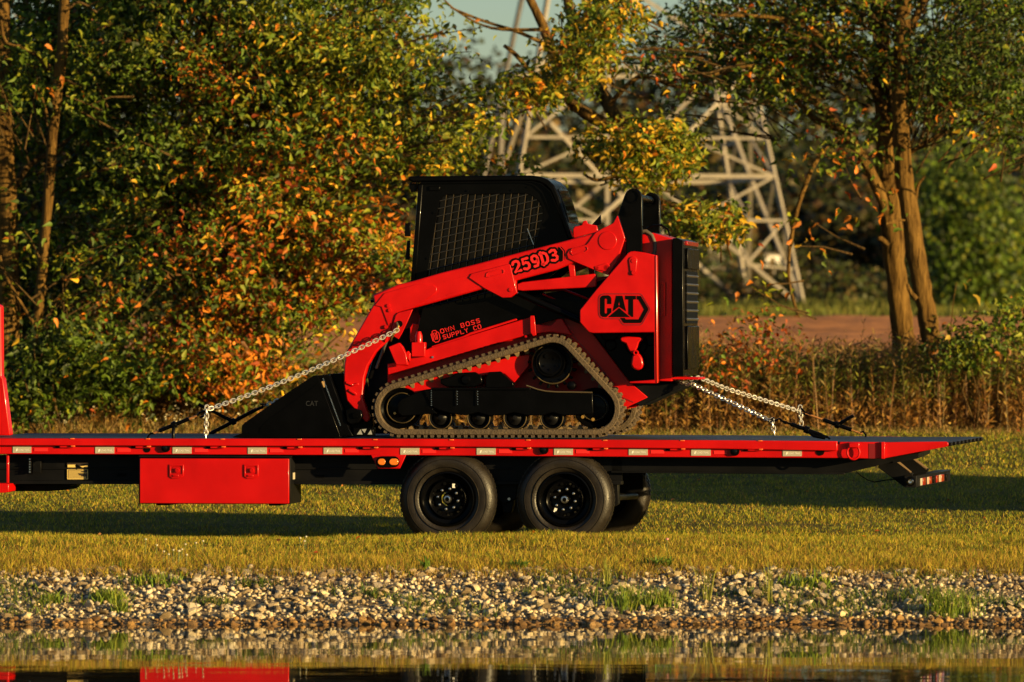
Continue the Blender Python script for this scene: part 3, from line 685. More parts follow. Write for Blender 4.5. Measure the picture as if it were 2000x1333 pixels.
    for k in range(17):
        a = 2*math.pi*k/17+.1; m.box((q.x+.182*math.cos(a), Y+.095, q.z+.182*math.sin(a)), (.045, .045, .022), Matrix.Rotation(-a, 3, 'Y'))
        part('tooth', m, BLK, sp, .004); m = MB()
    for k in range(12):
        a = 2*math.pi*k/12; m.lathe((q.x+.148*math.cos(a), Y+.05, q.z+.148*math.sin(a)), [(.001, .0), (.007, .001), (.007, .02)], 6)
    part('sprocket_bolts', m, BLK, sp, kind='stuff')
    ringp('sprocket_ring', 1076, 711, [(.158, .058), (.163, .05), (.170, .06), (.163, .075)], mat('worn_steel', (0, 0, 0)), sp)
    q = (1073, 708)
    ringp('drive_rim', q[0], q[1], [(.112, .03), (.118, .015), (.125, .03), (.125, .07), (.112, .07)], BLK, sp)
    disc('final_drive', q[0], q[1], [(.001, .028), (.085, .026), (.09, .022), (.098, .022), (.102, .03), (.115, .03), (.115, .07)], BLK, sp)
    for (dx, dz, r) in ((-.03, .05, .017), (.04, .03, .008), (-.05, -.03, .008), (.0, -.06, .008), (.055, -.03, .008)):
        c = T(q[0], q[1], YT0); part('drive_plug', MB().lathe((c.x+dx, Y, c.z+dz), [(r*.4, .018), (r, .018), (r, .03)], 12), BLK, sp)
    disc('carrier_roller', 1113, 754, [(.001, .04), (.02, .042), (.034, .05), (.036, .07), (.036, .15)], BLK, ld, 24)
undercarriage(0)
# --- body
part('belly_core', MB().prism([(770, 690), (850, 640), (1000, 585), (1140, 560), (1300, 500), (1310, 745), (1235, 790), (1150, 800), (800, 800), (765, 745)], .84, 1.72, ym=.8), BLKM, ld)
part('side_plate', MB().prism([(757, 712), (1020, 645), (1098, 620), (1133, 628), (1160, 655), (1230, 747), (1265, 776.5), (1218, 799), (1140, 812), (800, 800), (757, 760)], .77, .80), RED, ld, .004)
part('side_plate', MB().prism([(757, 712), (1020, 645), (1098, 620), (1133, 628), (1160, 655), (1230, 747), (1265, 776.5), (1218, 799), (1140, 812), (800, 800), (757, 760)], 1.74, 1.77, ym=.77), RED, ld, .004)
part('side_seam', MB().stroke([(1097, 622), (1110, 645), (1150, 690), (1195, 745), (1212, 775), (1237, 786)], 1.6, .766, .772), DRED, ld)
part('inner_plate', MB().prism([(790, 756), (800, 750), (1000, 697), (1034, 694), (1032, 716), (1004, 747.5), (985, 730), (945, 733), (860, 762), (800, 775)], .56, .60), RED, ld, .004)
fe = part('fender', MB().prism([(757, 711), (774, 713), (795, 714), (802, 698), (842, 679), (1002, 630), (1035, 620), (1046, 634), (1076, 637), (1088, 623.5), (1098, 623), (1116, 655), (1098, 652), (1078, 649), (1045, 652), (1015, 659), (757, 733)], .655, .768), RED, ld, .006)
part('fender_trim', MB().prism([(843, 676.5), (905, 656.5), (918, 650), (1008, 622.5), (1010, 625.5), (918, 655), (906, 661), (843, 680)], .66, .69), RED, ld, .003)
part('fender_tab', MB().prism([(1035, 621), (1036, 617), (1043, 617), (1045, 632), (1047, 655), (1041, 657), (1036, 650)], .62, .655), RED, fe, .003)
part('bolt', MB().cyl(845, 698, 2.2, .645, .655, 8), CHROME, fe); part('bolt', MB().cyl(1027, 657.5, 2.6, .645, .655, 8), RED, fe)
# black lower cab side with the lettering
sp_ = part('lower_side_panel', MB().prism([(826, 603), (990, 575), (1140, 590), (1140, 625), (1090, 622), (1035, 640), (842, 700), (830, 700), (815, 650)], .69, .84), BLK, ld)
part('lettering', strokes('OWN BOSS', (861.5, 651.5), (937.5, 630), 7.6, 1.45, .686, .689, .62), REDP, sp_, label='red lettering OWN BOSS', kind='stuff')
part('lettering', strokes('SUPPLY CO', (866.5, 662.8), (940, 641.5), 7.6, 1.45, .686, .689, .62), REDP, sp_, label='red lettering SUPPLY CO', kind='stuff')
em = MB()
for q in ([(25, 790), (60, 770), (55, 720), (80, 690), (165, 680), (185, 720), (220, 725), (255, 760), (290, 920), (265, 960), (250, 1000), (150, 1025), (125, 990), (85, 985)],):
    em.stroke(C(840, 600, 14.81, q), 1.5, .686, .689, True)
em.stroke(C(840, 600, 14.81, [(90, 760), (150, 750), (185, 900), (215, 930), (160, 940), (110, 800)]), 1.4, .686, .689, True)
em.stroke(C(840, 600, 14.81, [(180, 730), (225, 920)]), 1.3, .686, .689); em.stroke(C(840, 600, 14.81, [(70, 780), (110, 970)]), 1.3, .686, .689)
part('emblem', em, REDP, sp_)
# headlamp-like red filter housing beside the arm
ho = part('filter_housing', MB().rect(804, 669, 830, 697, .60, .72), RED, ld, .004)
q = T(818, 668, .66); part('filter_neck', MB().add(*(lambda mm: (mm.v, mm.f))(MB().tube([(q.x, .66, q.z-.01), (q.x, .66, q.z+.05), (q.x, .66, q.z+.085)], [.03, .03, .018], 16))), RED, ho)
part('filter_shroud', MB().prism([(801, 668), (801, 640), (806, 632), (822, 634), (829, 645), (831, 660), (828, 668)], .72, .76), RED, ho, .004)
part('step_bracket', MB().prism([(759, 678), (779, 670), (786, 678), (793, 693), (796, 713), (774, 713), (768, 700)], .52, .60), RED, ld, .004)
part('step_bracket', MB().prism([(796, 700), (793, 688), (797, 686), (801, 692), (800, 706)], .56, .62), RED, ld, .003)
# --- cab
PSIDE = [(817, 362), (824, 355), (1040, 352), (1060, 358), (1076, 372), (1086, 396), (1097, 425), (1117, 468), (1100, 520), (1000, 600), (826, 640), (802, 552)]
HOLE = [(858, 394), (864, 385), (872, 381), (1026, 378.5), (1040, 383), (1052, 393), (1060, 408), (1060, 425), (1045, 480), (1030, 530), (985, 582), (849, 627), (826, 605), (834, 540)]
HOLE2 = [(838, 390), (845, 381), (1020, 378.5), (1040, 385), (1052, 400), (1058, 425), (1040, 490), (842, 490)]
cab = part('cab_side', MB().prism([PSIDE, HOLE], .84, .88), BLK, ld, .004)
part('cab_side', MB().prism([PSIDE, HOLE2], 1.64, 1.68, ym=.84), BLK, ld, .004)
part('side_glass', MB().prism(HOLE2, 1.66, 1.665, ym=.84), GLASS, ld)
part('side_glass', MB().prism(HOLE, .875, .878, ym=.84), GLASS, ld)
out_ = [(797, 346), (803, 344.5), (1038, 343), (1054, 345), (1070, 351), (1082, 362), (1092, 384), (1103, 420), (1119, 466)]
in_ = [(1109, 468), (1093, 424), (1083, 392), (1074, 372), (1064, 362), (1052, 356), (1038, 353.5), (806, 356), (798, 352)]
rf = part('roof', MB().prism(out_+in_, .80, 1.72, ym=.80), BLK, ld, .012)
part('roof_gutter', MB().stroke([(800, 357), (1040, 355), (1058, 360), (1075, 375), (1088, 405), (1098, 430)], 1.6, .792, .80), BLK, rf)
part('rear_glass', MB().prism([(1088, 368), (1098, 394), (1110, 434), (1106, 436), (1093, 398), (1084, 371)], .90, 1.62, ym=.80), GLASS, ld, .004)
part('front_post', MB().prism([(817, 360), (826, 360), (812, 552), (802, 552)], .83, .87), BLK, ld, .008); part('front_post', MB().prism([(817, 360), (826, 360), (812, 552), (802, 552)], 1.65, 1.69, ym=.83), BLK, ld, .008)
part('front_door', MB().prism([(818, 362), (822, 362), (808, 560), (803, 560)], .87, 1.65, ym=.83), GLASS, ld)
part('work_lamp', MB().prism([(799, 358), (816, 358), (814, 374), (803, 376), (800, 370)], .85, .95), BLK, ld, .004); part('work_lamp', MB().prism([(799, 358), (816, 358), (814, 374), (803, 376), (800, 370)], 1.55, 1.65, ym=.85), BLK, ld, .004)
part('roof_bracket', MB().rect(838, 364, 859, 373, .825, .85), BLK, ld, .004)
part('door_latch', MB().prism([(791, 437), (802, 435), (801, 462), (790, 462)], .84, .88), BLK, ld, .004); part('door_handle', MB().prism([(795, 470), (801, 470), (800, 508), (791, 508)], .86, .88), BLK, ld, .004)
part('seat', MB().prism([(900, 560), (905, 500), (960, 495), (975, 420), (1000, 415), (1005, 440), (990, 540), (985, 580), (900, 585)], 1.0, 1.5), BLKM, ld, .03)
part('window_sill', MB().rect(836, 489, 1030, 497, 1.60, 1.64), mat('grey_sill', (.10, .085, .07), .5), ld); part('inner_post', MB().prism([(957, 378), (961, 378), (945, 490), (941, 490)], 1.58, 1.6), mat('post_tan', (.22, .16, .09), .5), ld)
part('wiper', MB().stroke([(1030, 447), (1042, 478)], 1.6, .83, .838), CHROME, ld)
# wire guard: each rod a piece of its own
gd = bpy.data.objects.new('window_guard', None); COL.objects.link(gd); gd.parent = ld
def clip(a, d, poly):
    ts = []
    for i in range(len(poly)):
        p, q = poly[i], poly[(i+1) % len(poly)]; e = (q[0]-p[0], q[1]-p[1]); den = d[0]*e[1]-d[1]*e[0]
        if abs(den) < 1e-9: continue
        t = ((p[0]-a[0])*e[1]-(p[1]-a[1])*e[0])/den; u = ((p[0]-a[0])*d[1]-(p[1]-a[1])*d[0])/den
        if 0 <= u <= 1: ts.append(t)
    return (min(ts), max(ts)) if len(ts) > 1 else None
WIRE = mat('guard_wire', (.055, .04, .022), .4, metal=.4)
WIRE2 = mat('guard_wire_dark', (.02, .02, .02), .4)
for k in range(20):
    a = (815+k*14.05, 500); d = (.125, -1); t = clip(a, d, HOLE)
    if t and t[1]-t[0] > 8:
        p, q = [(a[0]+d[0]*s, a[1]+d[1]*s) for s in t]; n = 22
        pts = [T(p[0]+(q[0]-p[0])*i/n, p[1]+(q[1]-p[1])*i/n, .848) + Vector((0, .003*math.sin(i*math.pi+k*math.pi), 0)) for i in range(n+1)]
        part('guard_wire', MB().tube(pts, .0042, 5), WIRE, gd)
for k in range(22):
    a = (850, 385+k*14.4+10); d = (1, -.24); t = clip(a, d, HOLE)
    if t and t[1]-t[0] > 8:
        p, q = [(a[0]+d[0]*s, a[1]+d[1]*s) for s in t]; part('guard_wire', MB().tube([T(p[0], p[1], .845), T(q[0], q[1], .845)], .0038, 5), WIRE2, gd)
for (x, y) in ((913, 373), (1000, 372), (1031, 366), (848, 416), (835, 505)): part('panel_bolt', MB().cyl(x, y, 2, .83, .84, 8), BLK, cab)
# --- lift arms
ARM = [(728.5, 577), (779, 555.5), (806, 549.5), (863, 533), (939, 514), (1020, 492.5), (1106, 470.5), (1155, 457), (1178, 446), (1198, 436), (1206, 421), (1221, 466), (1205, 511), (1188, 538), (1164, 529),
       (1126, 512), (1088, 527), (1020, 545), (1007, 548.5), (1010, 572), (998, 581), (982, 582), (946, 564), (806, 602.5), (777, 610.5), (773, 616), (766, 641), (757, 665), (734, 688), (718, 715), (711, 738), (708, 778), (722, 814),
       (721, 822), (714, 825), (677, 783), (671, 749), (672, 715), (676, 688), (731, 592)]
AY = .50
def arm(dy, near):
    a = part('lift_arm', MB().prism(ARM, AY+dy, AY+.10+dy, ym=AY), RED, ld, .010)
    pl = lambda n, pts, t=.012, b=.004, m=RED: part(n, MB().prism(pts, AY-t+dy, AY+dy, ym=AY), m, a, b)
    pl('arm_plate', [(916, 543), (921, 535), (994, 516), (997, 518), (1010, 571.5), (998, 581), (982, 582), (946, 563.5)])
    pl('arm_plate', [(1107, 497), (1112, 488), (1146, 478), (1152, 470), (1163, 455), (1178, 446), (1198, 436), (1206, 421.5), (1221, 466), (1205, 511), (1188, 538), (1164, 529), (1124, 512.5), (1110, 506)])
    pl('arm_plate', [(732, 597), (751, 573), (812, 556), (846, 556.5), (853, 562), (853, 570), (846, 577), (806, 602), (777, 610), (768, 630), (760, 640), (745, 600)], .008, .003)
    pl('arm_ear', [(773, 616), (778, 611), (807, 604.5), (795, 632), (786, 651), (779, 663), (768, 657), (766, 641)], .02, .005)
    pl('pin_boss', [(1187+18*math.cos(t), 470.5+18*math.sin(t)) for t in np.linspace(0, 6.28, 33)[:-1]], .018, .004)
    pl('pin_keeper', [(1162, 521), (1185, 514), (1191, 518), (1193, 524), (1188, 531), (1180, 530), (1164, 527)], .020, .003)
    for (x, y, r) in ((1184, 523.5, 5.5), (1166.5, 524, 3), (758.5, 597.5, 3.6), (761, 606.5, 3.6), (754, 639, 4), (997, 566.5, 4)):
        part('arm_bolt', MB().cyl(x, y, r, AY-.02+dy, AY+dy, 12), RED, a)
    for q in ([(1115, 489.5), (1118, 486), (1143, 481), (1147, 484), (1147, 489), (1142, 493), (1119, 498.5), (1115, 495)], [(949, 541), (951, 534), (955, 532), (980, 526), (984, 529), (983, 535), (956, 541), (951, 541)]):
        part('slot_bead', MB().stroke(q, 2.2, AY-.018+dy, AY-.009+dy, True), RED, a, .002)
    part('arm_edge', MB().stroke([(868, 551), (915, 539)], 1.2, AY-.004+dy, AY+dy), RED, a); part('arm_edge', MB().stroke([(872, 577), (940, 558)], 1.2, AY-.004+dy, AY+dy), RED, a)
    for q in ([(675, 747), (690, 753), (700, 750)], [(681, 762), (696, 771)]): part('hook_tab', MB().stroke(q, 4.5, AY-.014+dy, AY+dy), RED, a, .004)
    # link below the arm, cylinder, black tower
    part('lower_link', MB().prism([(1010, 555), (1020, 551.5), (1161, 535), (1164, 538), (1164, 560), (1160, 561), (1020, 568.5), (1010, 567)], AY+.01+dy, AY+.085+dy, ym=AY), RED, ld, .006)
    part('link_strut', MB().prism([(1109, 516), (1121, 512), (1123, 545), (1113, 547)], AY+.02+dy, AY+.07+dy, ym=AY), RED, ld, .004)
    part('lift_cylinder', MB().tube([T(1013, 573, AY+.06)+Vector((0, dy, 0)), T(1140, 630, AY+.06)+Vector((0, dy, 0))], .027, 16), BLK, ld)
    part('cylinder_rod', MB().tube([T(1000, 567, AY+.06)+Vector((0, dy, 0)), T(1016, 574.5, AY+.06)+Vector((0, dy, 0))], .015, 12), CHROME, ld)
    tw = part('tower_lug', MB().prism([(1207, 419), (1219, 383), (1223, 375), (1229, 370), (1236, 368), (1244, 370), (1250, 375), (1254, 384), (1254, 495), (1222, 500), (1222, 466)], AY+.01+dy, AY+.07+dy, ym=AY), BLK, ld, .008)
    part('lug_ring', MB().lathe((T(1236, 384, AY).x, AY+dy, T(1236, 384, AY).z), [(.045, .008), (.047, -.004), (.055, -.004), (.057, .008)], 8, True), BLK, tw)
    c = T(1224.5, 412, AY); part('lug_pin', MB().lathe((c.x, AY+dy, c.z), [(.001, -.03), (.016, -.03), (.018, -.015), (.03, -.015), (.033, -.004), (.045, -.004), (.047, .01)], 24), BLK, tw)
    c = T(1254.5, 440, AY); wl = MB()
    return a
A1 = arm(0, True); arm(1.50, False)
part('tower_bar', MB().tube([T(1236, 384, AY)+Vector((0, .07, 0)), T(1236, 384, AY)+Vector((0, 1.5, 0))], .03, 14), BLK, ld)
part('arm_cross_tube', MB().tube([T(752, 592, .6), T(752, 592, .6)+Vector((0, 1.4, 0))], .07, 16), RED, ld)
part('arm_nose', MB().prism([(728, 576), (744, 570), (779, 556), (750, 574), (733, 594)], .60, .9), RED, ld, .004)
for (x, y) in ((724, 589), (722, 606), (720, 613)): part('hose_fitting', MB().tube([T(x, y, .75), T(x+9, y-1, .75)], .012, 8), BLK, ld)
# number plate lettering on the arm
part('lettering_outline', strokes('259D3', (1006, 533), (1091, 507), 21, 13.5, AY-.0035, AY, .42), BLKP, A1, label='black outlined model number 259D3', kind='stuff')
part('outline_arrow', MB().prism([(1090, 484), (1096, 482), (1103.5, 490), (1102, 508), (1095, 512)], AY-.003, AY), BLKP, A1)
part('lettering', strokes('259D3', (1006, 533), (1091, 507), 21, 5.4, AY-.0062, AY-.004, .42), REDP, A1, kind='stuff')
part('arrow_line', MB().stroke([(1093, 482.5), (1100.5, 491), (1100, 510)], 1.1, AY-.006, AY-.004), REDP, A1)
# --- rear body: side panel with the logo, opening with pump, rear door
CP_ = [(1132.5, 606), (1163, 568), (1227, 494), (1232, 491.5), (1240, 491), (1260, 494), (1281, 499), (1283.5, 748.5), (1229, 748.5), (1227, 745), (1158, 651.5), (1150, 649), (1132.5, 630)]
OPEN_ = [(1158, 651), (1278, 648.5), (1279, 742), (1231, 745.5)]
PY = .44
for dy in (0, 1.62):
    sp2 = part('rear_side_panel', MB().prism([(1132.5, 606), (1163, 568), (1227, 494), (1232, 491.5), (1240, 491), (1260, 494), (1281, 499), (1284, 749), (1229, 749), (1229, 745.5), (1278, 742), (1277, 649.5), (1158, 651), (1150, 649.5), (1132.5, 630)], PY+dy, PY+.03+dy, ym=PY), RED, ld, .006)
    if dy == 0: RSP = sp2
part('corner_edge', MB().prism([(1279.5, 499), (1283, 499), (1285, 748.5), (1281.5, 748.5)], PY-.006, PY+.10), mat('edge_highlight', (.62, .02, .006), .2, coat=1, coat_r=.15), ld, .006)  # corner bevel in brighter glossy red, its highlight put into the colour
part('tower_web', MB().prism([(1163, 568), (1227, 494), (1281, 499), (1281, 648), (1150, 648), (1132.5, 630), (1132.5, 606)], .475, .60), RED, ld)
part('panel_lever', MB().prism([(1228, 508), (1231, 503), (1236, 501), (1242, 503), (1244.5, 508), (1242, 533), (1239, 538), (1234, 537), (1231, 532)], PY-.010, PY), RED, RSP, .004)
part('lever_bolt', MB().cyl(1237, 510, 4, PY-.016, PY-.008, 12), RED, RSP); part('lever_bolt', MB().cyl(1238, 533, 4.6, PY-.018, PY-.008, 14), RED, RSP)
lc = lambda pts: C(1150, 560, 14.286, pts); lg = MB()
lg.prism(lc([(630, 490), (520, 490), (520, 360), (500, 340), (460, 340), (445, 360), (445, 735), (460, 752), (500, 752), (520, 735), (520, 605), (632, 605), (632, 720), (490, 852), (400, 852), (345, 820), (318, 760), (318, 330), (345, 280), (400, 250), (540, 245), (600, 275), (630, 330)]), PY-.003, PY)
lg.prism([lc([(765, 258), (940, 258), (1040, 690), (850, 560), (675, 690)]), lc([(850, 395), (825, 520), (880, 520)])], PY-.003, PY)
lg.prism(lc([(850, 600), (1150, 855), (545, 855)]), PY-.003, PY)
lg.prism(lc([(1020, 258), (1315, 258), (1315, 360), (1240, 365), (1240, 850), (1205, 850), (1110, 770), (1110, 365), (1020, 360)]), PY-.003, PY)
lg.prism(lc([(1345, 262), (1450, 262), (1660, 610), (1665, 650), (1470, 1000), (1440, 1022), (990, 1022), (960, 1000), (880, 875), (1005, 875), (1030, 915), (1400, 915), (1545, 640), (1395, 370), (1345, 362)]), PY-.003, PY)
part('logo', lg, BLKP, RSP, label='black three-letter logo CAT inside a hexagon outline', kind='stuff')
part('logo_outline', MB().stroke(lc([(430, 205), (1430, 205), (1480, 235), (1700, 610), (1703, 655), (1495, 1030), (1440, 1070), (985, 1070), (930, 1035), (845, 900), (425, 900), (335, 865), (285, 790), (274, 700), (274, 340), (300, 270), (355, 220)]), 2.0, PY-.0025, PY, True), DRED, RSP)
# engine bay behind the opening
part('engine_bay', MB().prism([(1150, 645), (1284, 645), (1284, 748), (1225, 748)], .70, .73, ym=PY), BLK, ld)
pm = part('pump', MB().prism(C(1140, 540, 5.554, [(385, 680), (400, 662), (470, 655), (620, 665), (625, 690), (590, 715), (575, 770), (560, 800), (520, 845), (480, 800), (450, 730), (400, 710)]), .50, .62, ym=PY), RED, ld, .012)
part('filter_bowl', MB().prism(C(1140, 540, 5.554, [(520, 860), (545, 835), (600, 840), (630, 890), (645, 960), (625, 1005), (580, 1020), (530, 1005), (505, 960)]), .48, .60, ym=PY), RED, pm, .02)
part('pump_cap', MB().lathe((T(1241, 689.5, PY).x, .475, T(1241, 689.5, PY).z), [(.010, .0), (.013, -.01), (.020, -.01), (.022, .0), (.022, .05), (.01, .05)], 18, True), RED, pm)
for (x, y, r) in ((1186, 674, 11), (1264, 665, 11), (1184, 649, 18), (1236, 672, 22)):
    part('hose_ring', MB().lathe((T(x, y, PY).x, .69, T(x, y, PY).z), [(r/PXM-.005, .0), (r/PXM, -.008), (r/PXM+.005, .0)], 28, True), BLK, ld)
part('drain_plug', MB().cyl(1268, 723, 5, .67, .70, 10), BLK, ld)
part('rear_frame', MB().prism([(1254, 458), (1275, 455), (1313, 467), (1313, 745), (1288, 745), (1286, 640), (1254, 640)], .62, 1.86, ym=.62), RED, ld, .006)
part('frame_handle', MB().prism([[(1288, 547), (1300, 552), (1300, 617), (1288, 618)], [(1290, 555), (1290, 615), (1296.5, 615), (1296.5, 555)]], .605, .62), RED, ld, .003)
part('handle_slot', MB().rect(1296.5, 553, 1300, 617, .612, .619), BLKP, ld)
RX = T(1334, 600, .47).x
rd = part('rear_door', MB().prism([(1313.5, 466), (1322, 465), (1334, 470), (1334.5, 735), (1313.5, 735)], .47, 1.78, ym=.47), BLK, ld, .006)
zt_, zb_ = T(1334, 530, .62).z, T(1334, 632, .62).z
part('grille_recess', MB().box((RX+.004, 1.19, (zt_+zb_)/2), (.012, 1.0, zt_-zb_)), BLKP, rd)
for k in range(6):
    z = zt_-(k+.5)*(zt_-zb_)/6; part('louvre', MB().box((RX+.008, 1.19, z), (.024, 1.0, .016), Matrix.Rotation(R(35), 3, 'Y')), mat('louvre_grey', (.05, .045, .038), .4, coat=.3), rd, .002)
part('door_gloss', MB().box((RX+.012, 1.2, T(1334, 680, .62).z), (.018, 1.02, .36)), BLK, rd, .006); part('door_top', MB().box((RX+.012, 1.2, T(1334, 505, .62).z), (.018, 1.02, .17)), BLK, rd, .006)
part('tail_lamp', MB().box((RX-.005, 1.2, T(1334, 475, .62).z), (.04, 1.0, .035)), REDL, ld, .004)
part('tow_bar', MB().prism([(1289, 736), (1365, 737.5), (1365, 742), (1289, 741)], .62, 1.2), RED, ld, .004)
part('belly_pan', MB().prism([(1236, 749), (1345, 748), (1340, 754), (1290, 775), (1252, 793), (1236, 788)], .80, 1.7, ym=.8), BLKM, ld, .006)
part('hydraulic_hose', MB().tube([T(1252, 453, .62), T(1262, 452, .62), T(1273, 460, .62), T(1279, 475, .62), T(1279, 490, .62), T(1276, 500, .62)], .017, 10), mat('hose', (.07, .05, .03), .6), ld)
part('hydraulic_hose', MB().tube([T(1262, 447, .9), T(1275, 441, .9), T(1292, 440, .9), T(1304, 448, .9), T(1309, 462, .9)], .008, 8), BLK, ld)
part('mirror', MB().prism([(1155, 440), (1173, 420), (1175, 437), (1168, 441)], 1.5, 1.53), BLK, ld, .003)
part('hitch_ear', MB().prism([(1119, 448), (1122, 443), (1136, 440), (1139, 432), (1145, 431), (1147, 437), (1165, 441), (1168, 452), (1120, 466)], .95, 1.0), RED, ld, .005)
for (x0, y0, x1, y1, r) in ((1060, 575, 1130, 606, .008), (1085, 560, 1150, 585, .01), (1100, 590, 1160, 596, .012)):
    part('fuel_line', MB().tube([T(x0, y0, .78), T(x1, y1, .78)], r, 8), RED, ld)
# --- bucket and coupler
bk = part('bucket', MB().prism([(472, 847), (472, 832), (478, 826), (560, 768.5), (612, 734), (620, 733.5), (664, 850), (474, 853)], .40, .43), BLK, ld, .004)
part('bucket_side', MB().prism([(472, 847), (472, 832), (478, 826), (560, 768.5), (612, 734), (620, 733.5), (664, 850), (474, 853)], 2.07, 2.10, ym=.40), BLK, bk, .004)
part('bucket_floor', MB().prism([(455, 853.5), (474, 846), (500, 848.5), (664, 849), (664, 855), (455, 855)], .39, 2.11, ym=.40), BLK, bk, .003)
part('bucket_back', MB().prism([(612, 734.5), (621, 733.5), (640, 780), (668, 852), (655, 852), (628, 775)], .43, 2.07, ym=.40), BLK, bk)
part('bucket_seam', MB().stroke([(507, 847), (508, 838), (518, 826), (560, 795), (618, 752)], 1.2, .396, .401), BLK, bk)
part('bucket_lettering', text_mb('CAT', (597.5, 793), (621, 793), 9.5, .3975, .0), mat('embossed_black', (.014, .014, .014), .5), bk, kind='stuff')
cp = part('coupler', MB().prism([(615, 733.5), (643, 732.5), (652, 756), (682, 838), (690, 852), (664, 852), (640, 800)], .46, .56), BLK, ld, .006)
part('coupler_post', MB().prism([(640, 731), (672, 729), (676, 735), (670, 745), (700, 815), (728, 815), (728, 852), (690, 853), (672, 830), (646, 760)], .60, .70), BLK, ld, .008)
part('coupler_post', MB().prism([(640, 731), (672, 729), (676, 735), (670, 745), (700, 815), (728, 815), (728, 852), (690, 853), (672, 830), (646, 760)], 1.8, 1.9, ym=.6), BLK, ld, .008)
wl = MB()
for k in range(34): wl.cyl(631+k*1.02, 740+k*2.75, 1.25, .452, .462, 6)
part('weld_bead', wl, CHROME, cp, kind='stuff')
part('coupler_pad', MB().rect(628.5, 745, 634, 757, .452, .46), mat('tan_pad', (.4, .25, .1), .5), cp)
part('pivot_block', MB().prism([(674, 800), (690, 797), (705, 802), (708, 814), (700, 826), (684, 830), (676, 824)], .44, .60), BLK, ld, .01); part('pivot_pin', MB().cyl(694, 812, 6, .42, .44, 14), BLK, ld)
st = part('bucket_step', MB().rect(690, 836, 729, 852, .46, .60), BLK, ld, .004)
for q in ([(697, 849), (704, 839), (708, 849)], [(706, 839), (712, 846), (716, 838)], [(718, 849), (724, 840), (727, 849)]): part('step_mark', MB().prism(q, .456, .461), mat('grey_mark', (.25, .25, .24), .5), st)
part('tilt_cylinder', MB().tube([T(722, 740, .72), T(742, 668, .72)], .022, 12), BLK, ld); part('tilt_rod', MB().tube([T(735, 720, .7), T(765, 640, .7)], .014, 10), mat('dark_rod', (.15, .12, .1), .3, metal=.8), ld)
part('front_core', MB().prism([(715, 700), (760, 655), (800, 640), (800, 800), (725, 800)], .86, 1.66), BLKM, ld)
# --- chains and binders
def link_mesh():
    mb = MB(); L, Wd, r = .0245, .0155, .0050; pts = []
    for sgn, a0 in ((1, -90), (-1, 90)):
        for k in range(5):
            a = R(a0+k*45); pts.append((sgn*(L-Wd)+Wd*math.cos(a), Wd*math.sin(a), 0))
    return mesh_of('chain_link', mb.tube(pts, r, 6, True), STEEL)
LINK = link_mesh()
def chain(name, label, pts, sag=.0, mesh=LINK):
    A = [Vector(p) for p in pts]; o = A[0].copy(); ch = root(name, label, 'chain', o, group='load chains')
    P = []; 
    for i in range(len(A)-1):
        n = 60
        for k in range(n+(i == len(A)-2)):
            t = k/n; p = A[i].lerp(A[i+1], t); p.z -= (sag if i == 0 else 0)*4*t*(1-t); P.append(p)
    L = [0]
    for a, b in zip(P, P[1:]): L.append(L[-1]+(b-a).length)
    n = max(2, int(L[-1]/.0318)); j = 0
    for k in range(n+1):
        s = min(L[-1]*.9999, L[-1]*k/n)
        while L[j+1] < s: j += 1
        p = P[j].lerp(P[j+1], (s-L[j])/(L[j+1]-L[j])); d = (P[j+1]-P[j]).normalized()
        rot = d.to_track_quat('X', 'Y').to_matrix() @ Matrix.Rotation(R(90 if k % 2 else 0)+random.uniform(-.3, .3), 3, 'X')
        ob = bpy.data.objects.new('chain_link', mesh); COL.objects.link(ob); ob.parent = ch
        ob.matrix_local = Matrix.Translation(p-o) @ rot.to_4x4()
    return ch
c1 = chain('load_chain', 'bright zinc chain running up from the front deck to the lift arm ear', [T(774, 646, .45), T(414, 797.5, .12), T(405, 800, .10)], .03)
chain('chain_tail', 'short zinc chain end hanging straight down at the front binder', [T(404, 797, .08), T(403.5, 815, .08), T(402, 853, .08)])
chain('load_chain', 'zinc chain from behind the loader down to the nearer rear binder', [T(1322, 738, .80), T(1350, 750, .70), T(1500, 820, .30)], .02)
chain('load_chain', 'zinc chain from behind the loader down to the farther rear binder', [T(1338, 742, 1.1), T(1366, 738, 1.2), T(1420, 760, 1.5), T(1560, 803, 2.1)], .0)
chain('load_chain', 'dark chain behind the bucket on the far side of the trailer', [T(700, 716, 2.2), T(664, 733, 2.2), T(520, 792, 2.25)], .02)
chain('chain_tail', 'short chain end dangling at the nearer rear binder', [T(1508, 822, .28), T(1512, 845, .28)])
chain('chain_tail', 'short chain end dangling at the farther rear binder', [T(1563, 797, 2.1), T(1565, 827, 2.1)])
hk = root('grab_hook', 'brass coloured hook in the lift arm ear at the chain top', 'hook', T(772, 650, .46))
part('hook_body', MB().tube([T(775, 630, .47), T(778, 637, .46), T(775, 646, .46), T(769, 653, .46), T(765, 661, .46), T(764, 667, .47)], [.008, .011, .012, .010, .008, .004], 8), mat('brass', (.62, .42, .12), .3, metal=1), hk)
part('hook_eye', MB().cyl(780, 633, 6.5, .476, .484, 16), BLKP, hk)
